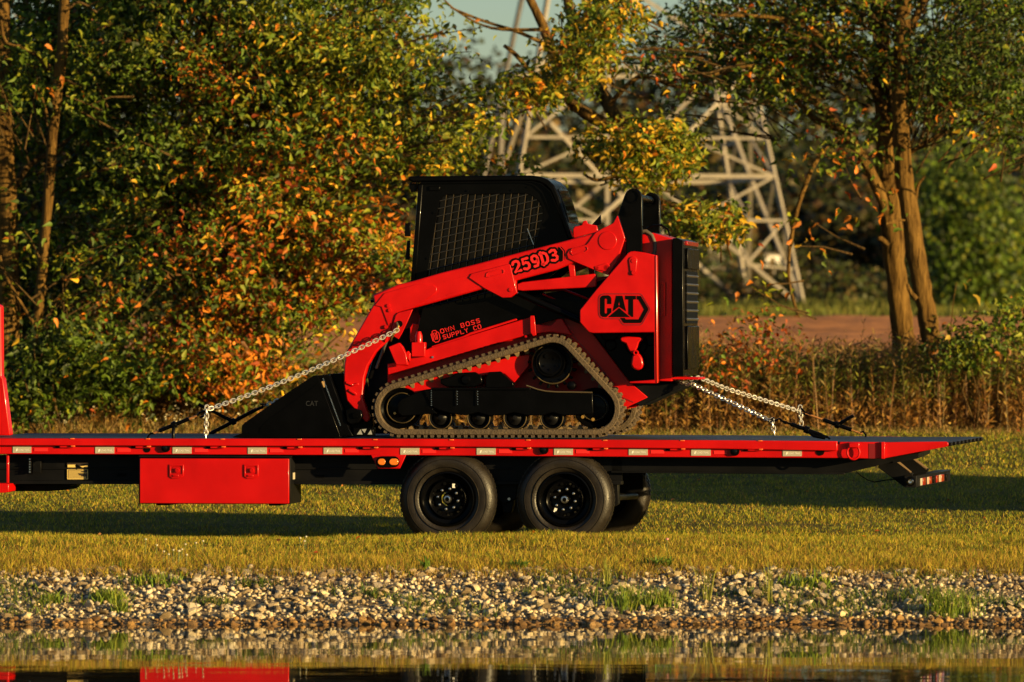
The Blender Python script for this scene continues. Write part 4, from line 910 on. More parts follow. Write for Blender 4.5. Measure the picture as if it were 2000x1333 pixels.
def binder(label, p0, p1, y, hand, hook0, hook1, ratio=(.17, .80), dark=False):
    A, B = T(*p0, y), T(*p1, y); d = B-A; b = root('load_binder', label, 'binder', A, group='load binders')
    part('barrel', MB().tube([A+d*ratio[0], A+d*ratio[1]], .0165, 12), BLK, b)
    part('threaded_rod', MB().tube([A+d*.04, A+d*ratio[0]], .009, 8), RUST if not dark else BLK, b); part('threaded_rod', MB().tube([A+d*ratio[1], A+d*.96], .009, 8), RUST if not dark else BLK, b)
    C0 = A+d*((ratio[0]+ratio[1])/2)
    part('ratchet_collar', MB().tube([C0-d.normalized()*.02, C0+d.normalized()*.02], .029, 12), BLK, b, .003)
    H = [T(*h, y-.03) for h in hand]; part('handle', MB().tube([C0]+H, [.017]+[.014]*len(H), 10), BLK, b)
    for hkp in (hook0, hook1): part('hook', MB().tube([T(*q, y) for q in hkp], .0085, 8), BLK, b)
    return b
binder('black ratchet binder with orange threads at the front near deck edge', (296, 848), (388, 811), .10, [(338.5, 842), (338.5, 857)], [(302, 847), (294, 847), (289, 853), (287, 859)], [(386, 812), (390, 806), (400, 803), (407, 799), (400, 812), (390, 816)], (.16, .8))
binder('dark ratchet binder lying from the bucket edge down to the far front deck', (404, 851), (520, 790), 2.2, [(420, 806), (405, 800), (388, 790)], [(406, 850), (398, 853), (395, 858)], [(500, 802), (512, 797), (520, 790), (508, 790)], (.05, .84), True)
binder('black ratchet binder lying low on the near rear deck edge', (1520, 820), (1620, 856), .28, [(1590, 852), (1612, 856)], [(1535, 828), (1522, 818), (1515, 822), (1500, 824), (1512, 816)], [(1605, 850), (1615, 853), (1621, 858)], (.25, .86), True)
binder('black ratchet binder with orange threads and raised handle at the far rear deck', (1568, 806), (1690, 850), 2.1, [(1650, 822), (1667, 812)], [(1585, 812), (1572, 806), (1566, 799), (1556, 800), (1565, 808), (1578, 812)], [(1680, 846), (1686, 843), (1691, 850), (1690, 856)], (.33, .78))
#==/LOADER==
#==PLANTS==
# ------------------------------------------------------------------ leaves, trees
def frames(n, droop=.5, spread=1.0):
    a = rng.uniform(0, 2*np.pi, n); dz = rng.normal(-droop, .45*spread, n)
    D = np.stack([np.cos(a), np.sin(a), dz], -1); D /= np.linalg.norm(D, axis=1, keepdims=True)
    N = rng.normal(0, 1, (n, 3)); N[:, 2] += .5; N -= D*np.sum(N*D, 1, keepdims=True); N /= np.linalg.norm(N, axis=1, keepdims=True)
    return D, np.cross(D, N), N
LT = np.array([(0, 0, 0), (-.27, .22, .10), (-.19, .62, .16), (.04, 1.15, -.22), (.20, .60, .15), (.27, .25, .10), (0, .5, -.02)], np.float32)
LFC = np.array([(0, 6, 1), (1, 6, 2), (2, 6, 3), (3, 6, 4), (4, 6, 5), (5, 6, 0)])
LT4 = np.array([(0, 0, 0), (-.38, .5, .05), (0, 1, 0), (.38, .5, .05)], np.float32); LF4 = np.array([(0, 3, 1), (1, 3, 2)])
def frames_c(n, droop):
    a = rng.uniform(0, 2*np.pi); d0 = np.array([np.cos(a), np.sin(a), -droop*rng.uniform(.4, 1.8)]); D = d0+rng.normal(0, .75, (n, 3)); D /= np.linalg.norm(D, axis=1, keepdims=True)
    n0 = np.array([.25, -.45, .75])+rng.normal(0, .3, 3); N = n0+rng.normal(0, .75, (n, 3)); N -= D*np.sum(N*D, 1, keepdims=True); N /= np.linalg.norm(N, axis=1, keepdims=True)
    return D, np.cross(D, N), N
def leaf_arrays(P, S, Cc, droop=.5, simple=False, narrow=1.0, coh=False):
    n = len(P); D, X, N = frames_c(n, droop) if coh else frames(n, droop); tpl, fc = (LT4, LF4) if simple else (LT, LFC); k = len(tpl)
    V = P[:, None, :] + S[:, None, None]*(X[:, None, :]*tpl[None, :, 0:1]*narrow + D[:, None, :]*tpl[None, :, 1:2] + N[:, None, :]*tpl[None, :, 2:3])
    F = (np.arange(n)[:, None, None]*k + fc[None]).reshape(-1, 3)
    return V.reshape(-1, 3), F, np.repeat(Cc, k, 0)
LC = dict(dg=(.034, .052, .007), g=(.085, .135, .010), yg=(.20, .215, .013), y=(.58, .34, .02), o=(.56, .17, .012), r=(.30, .055, .008), b=(.18, .075, .02))
def leaf_cols(n, wts):
    ks = list(wts); return pick(n, [LC[k] for k in ks], [wts[k] for k in ks])
def inpoly(x, y, P):
    c = np.zeros(len(x), bool); j = len(P)-1
    for i in range(len(P)):
        xi, yi = P[i]; xj, yj = P[j]
        c ^= ((yi > y) != (yj > y)) & (x < (xj-xi)*(y-yi)/(yj-yi+1e-9)+xi); j = i
    return c
def Wn(px, py, d):
    a = (px-1000)/FPX; b = -(py-666.5)/FPX; ry = CP+b*SP; t = d/ry
    return np.stack([a*t, np.full_like(a, 1)*d, HC+(-SP+b*CP)*t], -1)
def region_clusters(n, poly, d0, dd, keep=None):
    xs = [p[0] for p in poly]; ys = [p[1] for p in poly]; X = []; Y = []
    while len(X) < n:
        x = rng.uniform(min(xs), max(xs), n*2); y = rng.uniform(min(ys), max(ys), n*2); k = inpoly(x, y, poly)
        if keep is not None: k &= rng.uniform(0, 1, n*2) < keep(x, y)
        X += x[k].tolist(); Y += y[k].tolist()
    X, Y = np.array(X[:n]), np.array(Y[:n]); Dd = d0+rng.uniform(-dd, dd, n); k = max(3, n//9)      # gather the clumps into flat sprays
    idx = rng.integers(0, k, n); sc = FPX/d0; ti = rng.normal(0, .35, k)[idx]; gx = rng.normal(0, .40, n)
    return X[idx]+gx*sc, Y[idx]+(rng.normal(0, .11, n)+gx*ti)*sc, Dd[idx]+rng.normal(0, .4, n)
def avoid(X, Y, D):
    xb = np.interp(Y, [-60, 80, 190, 310, 430, 550, 720], [129, 121, 110, 99, 91, 80, 66]); D = np.where((np.abs(X-xb) < 26) & (D < 67.4), 68.2, D)
    return X, Y, np.where((X < 46) & (X > -30) & (D < 67.6) & (rng.uniform(0, 1, len(X)) < .8), 68.4, D)
def crown(parent, org, X, Y, D, wt, per=22, sig=.17, size=(.085, .15), name='crown', simple=False, twigs=True, droop=.5):
    """leaf clumps on twigs; wt(x, y) gives the mix of leaf colours of a clump"""
    C0 = Wn(X, Y, D); VV = []; FF = []; CC = []; off = 0
    for i in range(len(X)):
        n = int(rng.integers(int(per*.5), int(per*1.5))); P = C0[i]+rng.normal(0, 1, (n, 3))*np.array([sig*1.25, sig*1.25, sig*.75])
        w_ = wt(X[i], Y[i]); dom = dict(w_)
        kk = random.choices(list(dom), list(dom.values()))[0]; dom[kk] = dom[kk]*5+.4
        v, f, c = leaf_arrays(P.astype(np.float32), rng.uniform(size[0], size[1], n).astype(np.float32), leaf_cols(n, dom)*rng.uniform(.75, 1.25), droop, simple, 1.0, True)
        VV.append(v); FF.append(f+off); CC.append(c); off += len(v)
    cr = np_mesh(name, np.concatenate(VV), np.concatenate(FF), LEAF, np.concatenate(CC), kind='stuff', parent=parent, org=org)
    if twigs:
        mb = MB(); ax = Vector(org)
        for i in range(0, len(X), 2):
            p = Vector(C0[i]); dv = Vector((ax.x-p.x, (ax.y-p.y), -.6))*.25; dv = dv.normalized()*random.uniform(.4, .9)+Vector((random.gauss(0, .15), random.gauss(0, .15), random.gauss(0, .15)))
            mb.tube([p+dv, p+dv*.4+Vector((0, 0, random.uniform(-.05, .08))), p-dv*.15], [.012, .008, .004], 4)
        part('twigs', mb, BARK2, parent, kind='stuff')
    return cr
def limb(parent, pts, d, m, name='limb', jit=.0, n=12):
    sc = FPX/d/(.88 if name == 'trunk' else .9); P = []; Rr = []
    for i, (x, y, r) in enumerate(pts): P.append(W(x, y, d+jit*i)); Rr.append(r/sc)
    Q = []; RR = []
    for i in range(len(P)-1):
        p0, p1, p2, p3 = P[max(i-1, 0)], P[i], P[i+1], P[min(i+2, len(P)-1)]
        for k in range(5):
            t = k/5; q = .5*((2*p1)+(p2-p0)*t+(2*p0-5*p1+4*p2-p3)*t*t+(3*p1-p0-3*p2+p3)*t**3)
            rr = Rr[i]*(1-t)+Rr[i+1]*t; Q.append(q+Vector((random.gauss(0, rr*.05), random.gauss(0, rr*.05), 0))); RR.append(rr*random.uniform(.96, 1.05))
    Q.append(P[-1]); RR.append(Rr[-1]); mb = MB().tube(Q, RR, n)
    for i, q in enumerate(mb.v):                        # knots and flutes
        c = Q[min(i//n, len(Q)-1)]; k = i % n; f = 1+.07*math.sin(k*2.4+i//n*.35)+.05*math.sin(k*5.1-i//n*.8)+random.gauss(0, .025); mb.v[i] = c+(q-c)*f
    return part(name, mb, m, parent, sharp=80)
def tree_root(label, px, d):
    p = W(px, 700, d); p.z = float(gz(p.x, d)); return root('tree', label, 'tree', world=p), p
near = lambda x, y, L: sum(math.exp(-((x-a)**2+(y-b)**2)/(2*s*s)) for a, b, s in L)
REDS = [(400, 440, 75), (430, 140, 50), (690, 520, 85), (380, 660, 90), (520, 360, 70), (640, 280, 40), (470, 700, 70), (600, 560, 60), (760, 430, 50)]
YELS = [(800, 240, 130), (930, 300, 70), (650, 450, 120), (560, 60, 60), (860, 120, 80), (620, 620, 60)]
def wt_left(x, y):
    r = min(1.2, .8*near(x, y, REDS)); yv = min(1.0, .75*near(x, y, YELS)); s = 1.0 if x > 330 else .8
    return dict(dg=.42+(.12 if x < 330 else 0), g=1.0, yg=.6*s+.5*yv, y=.03+.34*yv*s+.22*r, o=.01+.75*r+.08*yv, r=.01+.55*r, b=.04+.2*r)
gapL = [(700, 330, 30), (520, 160, 24), (300, 300, 40), (560, 470, 26), (420, 560, 34), (240, 200, 34), (690, 180, 26), (480, 250, 24), (830, 300, 22), (600, 380, 24), (360, 360, 26), (60, 430, 40), (250, 560, 60), (660, 620, 40), (930, 210, 25), (210, 90, 22), (330, 80, 25), (830, 60, 40), (600, 30, 18), (770, 90, 16), (340, 620, 50), (140, 300, 60)]
keepL = lambda x, y: np.clip(1-1.0*sum(np.exp(-((x-a)**2+(y-b)**2)/(2*s*s)) for a, b, s in gapL), .05, 1)
# left: the thick trunk, the slender sunlit trunk, the dark trunk with the wide crown
tA, oA = tree_root('thick old tree at the far left edge with sun patches on its trunk', 12, 66.3)
limb(tA, [(24, 870, 32), (20, 760, 28), (16, 640, 25), (14, 500, 23), (10, 320, 21), (4, 120, 19), (-2, -60, 17)], 66.3, BARK, 'trunk', n=16)
limb(tA, [(12, 400, 9), (50, 330, 7), (110, 290, 5), (160, 250, 3)], 66.3, BARK2, jit=.3)
crown(tA, oA, *avoid(*region_clusters(620, [(-80, -70), (330, -70), (300, 200), (220, 420), (120, 640), (-80, 700)], 68.0, 1.8, keepL)), wt_left, 17, .12, (.06, .12))
tB, oB = tree_root('slender tree with a pale sunlit trunk at the left', 75, 65.4)
limb(tB, [(58, 870, 12), (66, 720, 11), (72, 640, 11), (80, 550, 11), (91, 430, 11.5), (99, 310, 11.5), (110, 190, 12), (121, 90, 12), (128, -40, 11)], 65.4, BARK, 'trunk')
limb(tB, [(99, 135, 5), (72, 108, 4.5), (40, 92, 4), (10, 80, 3.5), (2, 40, 3)], 65.3, BARK); limb(tB, [(93, 230, 3.5), (78, 180, 3), (65, 160, 2)], 65.2, BARK)
limb(tB, [(70, 640, 4), (40, 590, 3.5), (12, 540, 3), (0, 500, 2)], 65.3, BARK); limb(tB, [(118, 40, 4), (150, 5, 3), (190, 25, 2)], 65.4, BARK2)
crown(tB, oB, *avoid(*region_clusters(40, [(-60, 10), (120, 20), (95, 240), (60, 250), (-60, 200)], 65.6, .7)), lambda x, y: dict(g=1, yg=.8, dg=.3, o=.15), 18, .13, (.06, .115))
crown(tB, oB, *avoid(*region_clusters(70, [(130, 330), (260, 260), (250, 640), (120, 700), (-60, 660), (-60, 560)], 65.4, .6)), lambda x, y: dict(g=1, yg=.6, dg=.6, o=.25, r=.1, y=.1), 13, .12, (.06, .11), name='outer_leaves')
tC, oC = tree_root('wide leafy tree turning orange and red behind the front deck', 428, 67)
limb(tC, [(432, 790, 23), (430, 680, 21), (428, 540, 20), (424, 300, 19), (421, 100, 18), (419, -60, 16)], 67, BARK2, 'trunk', n=16)
for q in ([(424, 330, 9), (330, 270, 7), (230, 320, 5), (150, 350, 3)], [(424, 260, 9), (530, 200, 8), (650, 110, 6), (760, 60, 4)], [(426, 400, 9), (540, 420, 7), (660, 370, 6), (760, 300, 4), (900, 270, 2.5)],
          [(428, 500, 8), (560, 520, 6), (680, 560, 4), (740, 590, 2)], [(428, 520, 7), (330, 480, 6), (240, 520, 4), (180, 560, 2.5)], [(423, 180, 8), (330, 110, 6), (240, 40, 4)], [(426, 450, 7), (520, 560, 5), (600, 640, 3)], [(424, 300, 7), (470, 180, 6), (560, 60, 4), (600, -30, 3)]):
    limb(tC, q, 67, BARK2, jit=-.35)
PL = [(120, -70), (780, -70), (800, 40), (850, 100), (920, 160), (950, 250), (940, 315), (900, 330), (790, 325), (755, 400), (742, 480), (738, 550), (690, 580), (620, 615), (560, 640), (500, 700), (420, 770), (330, 770), (240, 740), (190, 600), (160, 400), (140, 200)]
crown(tC, oC, *avoid(*region_clusters(2500, PL, 66.8, 1.9, keepL)), wt_left, 22, .105, (.052, .108))
# middle tree behind the loader
tD, oD = tree_root('yellow green tree with crooked limbs behind the loader', 1258, 71.5)
limb(tD, [(1264, 900, 22), (1260, 620, 20), (1256, 450, 18.5), (1253, 370, 18), (1246, 315, 18), (1224, 268, 17), (1188, 205, 14), (1152, 130, 12.5), (1120, 50, 11.5), (1100, -50, 10)], 71.5, BARK, 'trunk', n=14)
for q, dd in (([(1226, 268, 15), (1170, 236, 14), (1120, 205, 12), (1098, 172, 11.5), (1084, 125, 11), (1062, 55, 10), (1020, -30, 9)], .06), ([(1130, 207, 6), (1060, 165, 5.5), (1010, 110, 5), (985, 90, 4)], -.1),
              ([(1125, 103, 5), (1070, 88, 4.5), (1010, 62, 4), (940, 40, 3), (880, 15, 2)], -.1), ([(1262, 350, 6), (1210, 345, 5), (1165, 352, 4), (1140, 340, 2.5)], -.2), ([(1254, 380, 8), (1310, 400, 6), (1380, 430, 4), (1450, 440, 2)], -.2),
              ([(1190, 205, 6), (1250, 150, 5), (1330, 170, 4), (1420, 145, 3)], -.15), ([(1064, 58, 4), (960, 55, 3), (890, 20, 2), (850, -20, 1.5)], -.1)):
    limb(tD, q, 68.5, BARK, jit=dd)
def ell(n, es, d0, dd):
    w_ = np.array([a*b for _, _, a, b in es], float); k = rng.choice(len(es), n, p=w_/w_.sum()); a = rng.uniform(0, 6.28, n); r = np.sqrt(rng.uniform(0, 1, n)); E = np.array(es, float)[k]
    return E[:, 0]+E[:, 2]*r*np.cos(a), E[:, 1]+E[:, 3]*r*np.sin(a), d0+rng.uniform(-dd, dd, n)
wt_mid = lambda x, y: dict(g=.7, yg=1.0, y=.55, o=.14+.3*(x < 1080 and y > 150), dg=.25, b=.05)
crown(tD, oD, *ell(400, [(1150, 80, 65, 60), (1040, 175, 62, 32), (1120, 150, 50, 34), (1240, 285, 100, 55), (1320, 290, 50, 45), (1370, 435, 75, 36), (1190, 30, 60, 40), (1270, 340, 50, 25)], 66.4, 1.1), wt_mid, 17, .095, (.055, .11))
# right tree with two trunks
tE, oE = tree_root('two-trunked tree lit from the right, behind the trailer tail', 1790, 68)
limb(tE, [(1776, 770, 27), (1768, 690, 25), (1758, 600, 23), (1746, 490, 24), (1735, 380, 25), (1728, 260, 21), (1722, 120, 19), (1718, -60, 17)], 68.4, BARK, 'trunk', n=18)
limb(tE, [(1834, 770, 25), (1822, 680, 22), (1808, 600, 20.5), (1790, 500, 20), (1772, 390, 19.5), (1761, 280, 18.5), (1757, 160, 17.5), (1763, 50, 17), (1766, -60, 16)], 67.9, BARK, 'trunk', n=18)
limb(tE, [(1735, 480, 7), (1722, 468, 6.5), (1714, 466, 5)], 68.0, BARK, 'stub'); limb(tE, [(1790, 585, 6), (1778, 570, 5), (1772, 555, 3)], 67.7, BARK, 'stub')
for q, dd in (([(1735, 420, 13), (1700, 335, 11.5), (1652, 262, 10.5), (1592, 200, 8.5), (1535, 150, 7), (1470, 130, 5), (1380, 150, 3)], -.08), ([(1660, 268, 5), (1605, 300, 5), (1570, 370, 5), (1548, 450, 4.5), (1540, 540, 4), (1560, 620, 3)], -.1),
              ([(1640, 250, 8), (1590, 232, 7), (1530, 170, 5), (1500, 150, 4)], -.05), ([(1780, 55, 9), (1800, 10, 8), (1830, -50, 6)], .1), ([(1762, 200, 8), (1820, 60, 6), (1900, 120, 5), (1980, 150, 4)], -.2),
              ([(1788, 400, 4), (1792, 365, 3.5), (1806, 345, 2.5)], -.05), ([(1775, 300, 5), (1860, 250, 4), (1950, 230, 3), (2040, 260, 2)], -.2), ([(1725, 200, 8), (1640, 100, 6), (1540, 40, 5), (1400, 30, 3)], -.15), ([(1795, 440, 3), (1760, 430, 2.5), (1730, 438, 2)], -.2)):
    limb(tE, q, 68, BARK, jit=dd)
wt_r = lambda x, y: dict(dg=.9 if x > 1780 else .55, g=1.0, yg=.5 if x < 1780 else .3, y=.08, o=.16 if x < 1720 else .03, r=.14 if x < 1720 else .02)  # more dark green to the right: shade put into the leaf mix
PR = [(1270, -70), (2080, -70), (2080, 290), (1980, 290), (1900, 240), (1830, 200), (1800, 60), (1720, 60), (1680, 140), (1600, 190), (1500, 150), (1420, 180), (1300, 130)]
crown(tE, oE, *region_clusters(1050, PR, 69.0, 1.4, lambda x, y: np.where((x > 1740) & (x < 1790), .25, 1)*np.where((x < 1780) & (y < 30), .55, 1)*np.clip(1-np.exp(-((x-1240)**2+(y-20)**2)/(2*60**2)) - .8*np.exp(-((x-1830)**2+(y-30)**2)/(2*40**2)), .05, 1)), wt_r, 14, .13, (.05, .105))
crown(tE, oE, *ell(110, [(1900, 160, 110, 110), (1960, 60, 80, 80), (1840, 120, 50, 60)], 67.0, 1.0), lambda x, y: dict(dg=1.6, g=.7, yg=.1), 16, .14, (.05, .10), name='shade_toned_crown')  # shade of the upper right crown put into the leaf colours
crown(tE, oE, *ell(40, [(1620, 240, 90, 50), (1530, 170, 70, 40), (1690, 300, 40, 40)], 67.2, .8), wt_r, 12, .13, (.05, .10), name='limb_leaves', twigs=False)
crown(tE, oE, *ell(34, [(1620, 320, 60, 40), (1720, 400, 40, 25), (1880, 215, 90, 40), (1960, 290, 60, 30), (1560, 430, 40, 60), (1530, 330, 30, 30), (1500, 590, 50, 40)], 67, 1.0), lambda x, y: dict(g=1, yg=.6, o=.4, r=.25, y=.3), 8, .16, (.07, .12), name='low_leaves')
# far right background tree: a hanging bright green crown beyond the field
wl_ = W(1890, 640, 158); wl_.z = float(gz(wl_.x, 158)); tF = root('tree', 'soft bright green drooping tree beyond the bare field at right', 'tree', world=wl_)
limb(tF, [(1892, 640, 8), (1890, 520, 7), (1886, 400, 5), (1880, 320, 3)], 158, BARK2, 'trunk')
crown(tF, wl_, *ell(420, [(1885, 420, 70, 120), (1855, 350, 40, 60), (1940, 500, 60, 80), (1900, 560, 90, 50)], 158, 2.5), lambda x, y: dict(g=1, yg=.35, dg=.9), 30, .42, (.11, .20), simple=True, twigs=False, droop=1.2)
# shrubs under the trees
def shrub(label, px, d, es, n, wt, per=20, size=(.06, .11), sig=.13):
    p = W(px, 760, d); p.z = float(gz(p.x, d)); s = root('shrub', label, 'shrub', world=p, group='shrubs under the trees')
    m = MB()
    for k in range(7):
        e = random.choice(es); q = W(e[0]+random.uniform(-.6, .6)*e[2], e[1]+random.uniform(-.5, .5)*e[3], d+random.uniform(-.4, .4)); b = p+Vector((q.x-p.x, 0, 0))*.5; b.z = float(gz(b.x, d))-.03
        m.tube([b, b.lerp(q, .5)+Vector((random.gauss(0, .05), 0, 0)), q], [.014, .010, .005], 5)
    part('stems', m, BARK2, s, kind='stuff'); crown(s, p, *ell(n, es, d, .6), wt, per, sig, size, 'foliage', twigs=False); return s
shrub('dense green leafy shrub at the foot of the slender left tree', 140, 64.9, [(130, 700, 110, 70), (60, 745, 90, 70), (230, 745, 90, 50), (30, 800, 60, 40)], 150, lambda x, y: dict(dg=.8, g=1.0, yg=.35, y=.05, o=.05))
shrub('orange and brown leafed shrub below the wide leafy tree', 400, 66.6, [(380, 680, 110, 60), (450, 730, 70, 40), (520, 700, 50, 40)], 80, lambda x, y: dict(g=.5, o=1.0, r=.6, y=.5, b=.4))
shrub('small leafy shrub on the weeds at the right edge', 1930, 66.6, [(1930, 660, 80, 45), (1870, 690, 50, 30), (1990, 640, 40, 40)], 70, lambda x, y: dict(g=.8, yg=.6, dg=.4, o=.12, b=.15), 18, (.05, .10))
shrub('thin shrub with reddish leaves in front of the pylon foot', 1450, 66.6, [(1440, 690, 60, 40), (1500, 660, 40, 50), (1400, 720, 40, 30)], 36, lambda x, y: dict(g=.6, r=.7, o=.6, b=.5), 13, (.05, .09))
sp = root('sapling', 'bare young sapling with a few yellow leaves at right', 'sapling', world=W(1858, 720, 66.3))
part('stem', MB().tube([W(1852, 740, 66.3), W(1857, 640, 66.3), W(1862, 590, 66.3), W(1868, 552, 66.3)], [.009, .007, .005, .003], 6), BARK, sp)
for (x, y, sc) in ((1900, 575, .15), (1880, 552, .09), (1897, 548, .09), (1855, 655, .12)):
    v, f, c = leaf_arrays(np.array([W(x, y, 66.25)[:]], np.float32), np.array([sc], np.float32), np.array([(.42, .28, .03)]), .8); np_mesh('leaf', v, f, LEAF, c, kind=None, parent=sp, org=sp.location)
# ------------------------------------------------------------------ tall weeds in front of the trees (one mass)
def weeds(n):
    x = rng.uniform(-7.6, 7.6, n); y = rng.uniform(66.4, 70.2, n); z = gz(x, y)
    left = x < -2.6
    h = np.where(left, rng.uniform(.38, .78, n), rng.uniform(.66, 1.0, n))*(1+.2*noise2(x, y, 2.0, 31))*np.where(rng.uniform(0, 1, n) < .06, 1.18, 1)
    h = np.where((x > -2.7) & (x < -1.2), h*.8, h)
    per = 30; P = []; S = []; Cc = []; SV = []; SF = []; SC = []
    lean = rng.normal(0, .07, (n, 2)); t = np.linspace(.05, 1, per)[None]*np.ones((n, 1)); t = np.clip(t+rng.uniform(-.02, .02, t.shape), 0.02, 1)
    base = np.stack([x, y, z], -1); tip = base+np.stack([lean[:, 0]*h, lean[:, 1]*h, h], -1)
    LP = base[:, None]+(tip-base)[:, None]*t[..., None]
    col = np.zeros((n, per, 3)); dry = np.clip(rng.normal(.50, .16, n)+.2*noise2(x, y, 1.5, 41), .12, .92)[:, None]
    green = pick(n*per, [(.12, .135, .016), (.19, .185, .022), (.07, .085, .014), (.24, .17, .035)], [.9, .7, .6, .3]).reshape(n, per, 3); brown = pick(n*per, [(.32, .145, .03), (.42, .225, .05), (.18, .09, .02), (.46, .29, .075)], [1, .8, .7, .35]).reshape(n, per, 3)
    isg = (t > dry)[..., None]; col = np.where(isg, green, brown); plume = (t > .93)[..., None]; col = np.where(plume, np.array([.22, .13, .04])*rng.uniform(.6, 1.3, (n, per, 1)), col)
    v1, f1, c1 = leaf_arrays(LP.reshape(-1, 3).astype(np.float32), rng.uniform(.05, .13, n*per).astype(np.float32), col.reshape(-1, 3), -.75, True, .22)
    wv = .006; a = rng.uniform(0, 3.14, n); o = np.stack([np.cos(a)*wv, np.sin(a)*wv, np.zeros(n)], -1)
    v2 = np.stack([base-o-[0, 0, .03], base+o-[0, 0, .03], tip+o*.4, tip-o*.4], 1).reshape(-1, 3); i = np.arange(n)[:, None]*4; f2 = np.concatenate([i+[0, 1, 2], i+[0, 2, 3]], 0)
    c2 = np.repeat(pick(n, [(.17, .075, .025), (.22, .11, .035), (.11, .075, .02)], [1, .6, .6]), 4, 0)
    V = np.concatenate([v1, v2]); F = np.concatenate([f1, f2+len(v1)]); return V, F, np.concatenate([c1, c2])
V, F, Cw = weeds(5200); wd_ = np_mesh('tall_weeds', V, F, LEAF, Cw); wd_['label'] = 'band of tall brown and green weeds between lawn and trees'; wd_['category'] = 'weeds'
# dry straw at the foot of the weeds
n = 26000; x = rng.uniform(-7.5, 7.5, n); y = rng.uniform(65.6, 67.2, n)
v, f, c = blades(n, x, y, rng.uniform(.08, .30, n)*np.clip((y-65.5)/1.3, .25, 1)*np.where(x < -2, 1.2, .42), rng.uniform(.008, .016, n), 1.0, pick(n, [(.28, .17, .05), (.36, .25, .08), (.16, .10, .03), (.10, .11, .02)], [1, .7, .8, .7]))
sw = np_mesh('dry_grass', v, f, GRASSM, c); sw['label'] = 'dry straw coloured grass along the foot of the weeds'; sw['category'] = 'grass'
# white asters scattered in the left weeds
pts = []
for (a, b, s_, m_) in ((120, 812, 40, 60), (150, 790, 30, 26), (340, 815, 30, 40), (400, 790, 34, 46), (470, 770, 26, 20), (90, 835, 30, 20)):
    pts.append(Wn(rng.normal(a, s_, m_), rng.normal(b, s_*.42, m_), 66.2+rng.uniform(-.1, .3, m_)))
P = np.concatenate(pts).astype(np.float32); v, f, c = leaf_arrays(np.repeat(P, 2, 0), rng.uniform(.02, .036, len(P)*2).astype(np.float32), pick(len(P)*2, [(.72, .66, .45), (.6, .5, .3)], [1, .5]), .1, True)
fl = np_mesh('aster_flowers', v, f, LEAF, c); fl['label'] = 'sprays of tiny white asters among the weeds at left'; fl['category'] = 'flowers'
# ------------------------------------------------------------------ far wood and bushes
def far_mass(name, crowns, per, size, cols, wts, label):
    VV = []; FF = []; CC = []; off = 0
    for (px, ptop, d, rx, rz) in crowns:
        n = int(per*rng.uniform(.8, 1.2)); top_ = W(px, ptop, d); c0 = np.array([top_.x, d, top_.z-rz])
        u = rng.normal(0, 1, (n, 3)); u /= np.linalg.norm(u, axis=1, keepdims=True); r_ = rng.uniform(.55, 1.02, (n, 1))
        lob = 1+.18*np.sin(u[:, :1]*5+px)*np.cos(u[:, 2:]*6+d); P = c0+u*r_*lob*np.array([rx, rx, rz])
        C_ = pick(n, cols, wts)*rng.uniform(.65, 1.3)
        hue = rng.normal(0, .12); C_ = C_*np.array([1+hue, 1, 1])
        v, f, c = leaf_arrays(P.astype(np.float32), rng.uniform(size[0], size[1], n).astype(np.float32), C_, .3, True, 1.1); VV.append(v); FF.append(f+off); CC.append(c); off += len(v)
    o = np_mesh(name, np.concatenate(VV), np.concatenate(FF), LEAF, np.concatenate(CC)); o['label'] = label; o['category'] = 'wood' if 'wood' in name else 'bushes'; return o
cr_ = []
for k in range(62):
    px = -700+k*56+random.uniform(-25, 25); t = 62+28*math.sin(k*1.7)+random.uniform(-25, 25)+(12 if 840 < px < 1330 else -25); d = random.uniform(265, 300); cr_.append((px, t, d, random.uniform(3.2, 4.6), random.uniform(5, 7.5)))
for k in range(52):
    px = -700+k*65+random.uniform(-25, 25); cr_.append((px, random.uniform(190, 320), random.uniform(225, 255), random.uniform(2.6, 4.0), random.uniform(3.5, 5.5)))
for k in range(56):
    px = -700+k*60+random.uniform(-25, 25); cr_.append((px, random.uniform(330, 430), random.uniform(200, 220), random.uniform(2.2, 3.2), random.uniform(2.2, 3.6)))
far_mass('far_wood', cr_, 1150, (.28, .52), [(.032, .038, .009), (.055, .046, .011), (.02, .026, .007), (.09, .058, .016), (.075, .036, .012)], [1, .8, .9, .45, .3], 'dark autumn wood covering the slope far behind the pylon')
th = [(random.uniform(-320, 300), random.uniform(-120, 560), random.uniform(73, 78), random.uniform(.7, 1.3), random.uniform(.8, 1.6)) for k in range(46)]
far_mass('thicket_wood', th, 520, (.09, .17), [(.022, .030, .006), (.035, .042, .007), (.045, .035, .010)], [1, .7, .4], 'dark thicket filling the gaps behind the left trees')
bu = [(-200+k*46+random.uniform(-18, 18), random.uniform(450, 545), random.uniform(176, 192), random.uniform(1.0, 2.0), random.uniform(.8, 1.6)) for k in range(54)]
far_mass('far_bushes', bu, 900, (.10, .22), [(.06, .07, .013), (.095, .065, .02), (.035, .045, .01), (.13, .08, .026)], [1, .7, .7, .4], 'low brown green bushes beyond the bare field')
n = 26000; x = rng.uniform(-22, 22, n); y = rng.uniform(149, 168, n)
v, f, c = blades(n, x, y, rng.uniform(.12, .42, n), rng.uniform(.03, .06, n), .6, pick(n, [(.13, .14, .02), (.18, .16, .03), (.09, .10, .02)], [1, .6, .6])); mg = np_mesh('meadow_grass', v, f, GRASSM, c); mg['label'] = 'strip of long green grass at the pylon foot'; mg['category'] = 'grass'
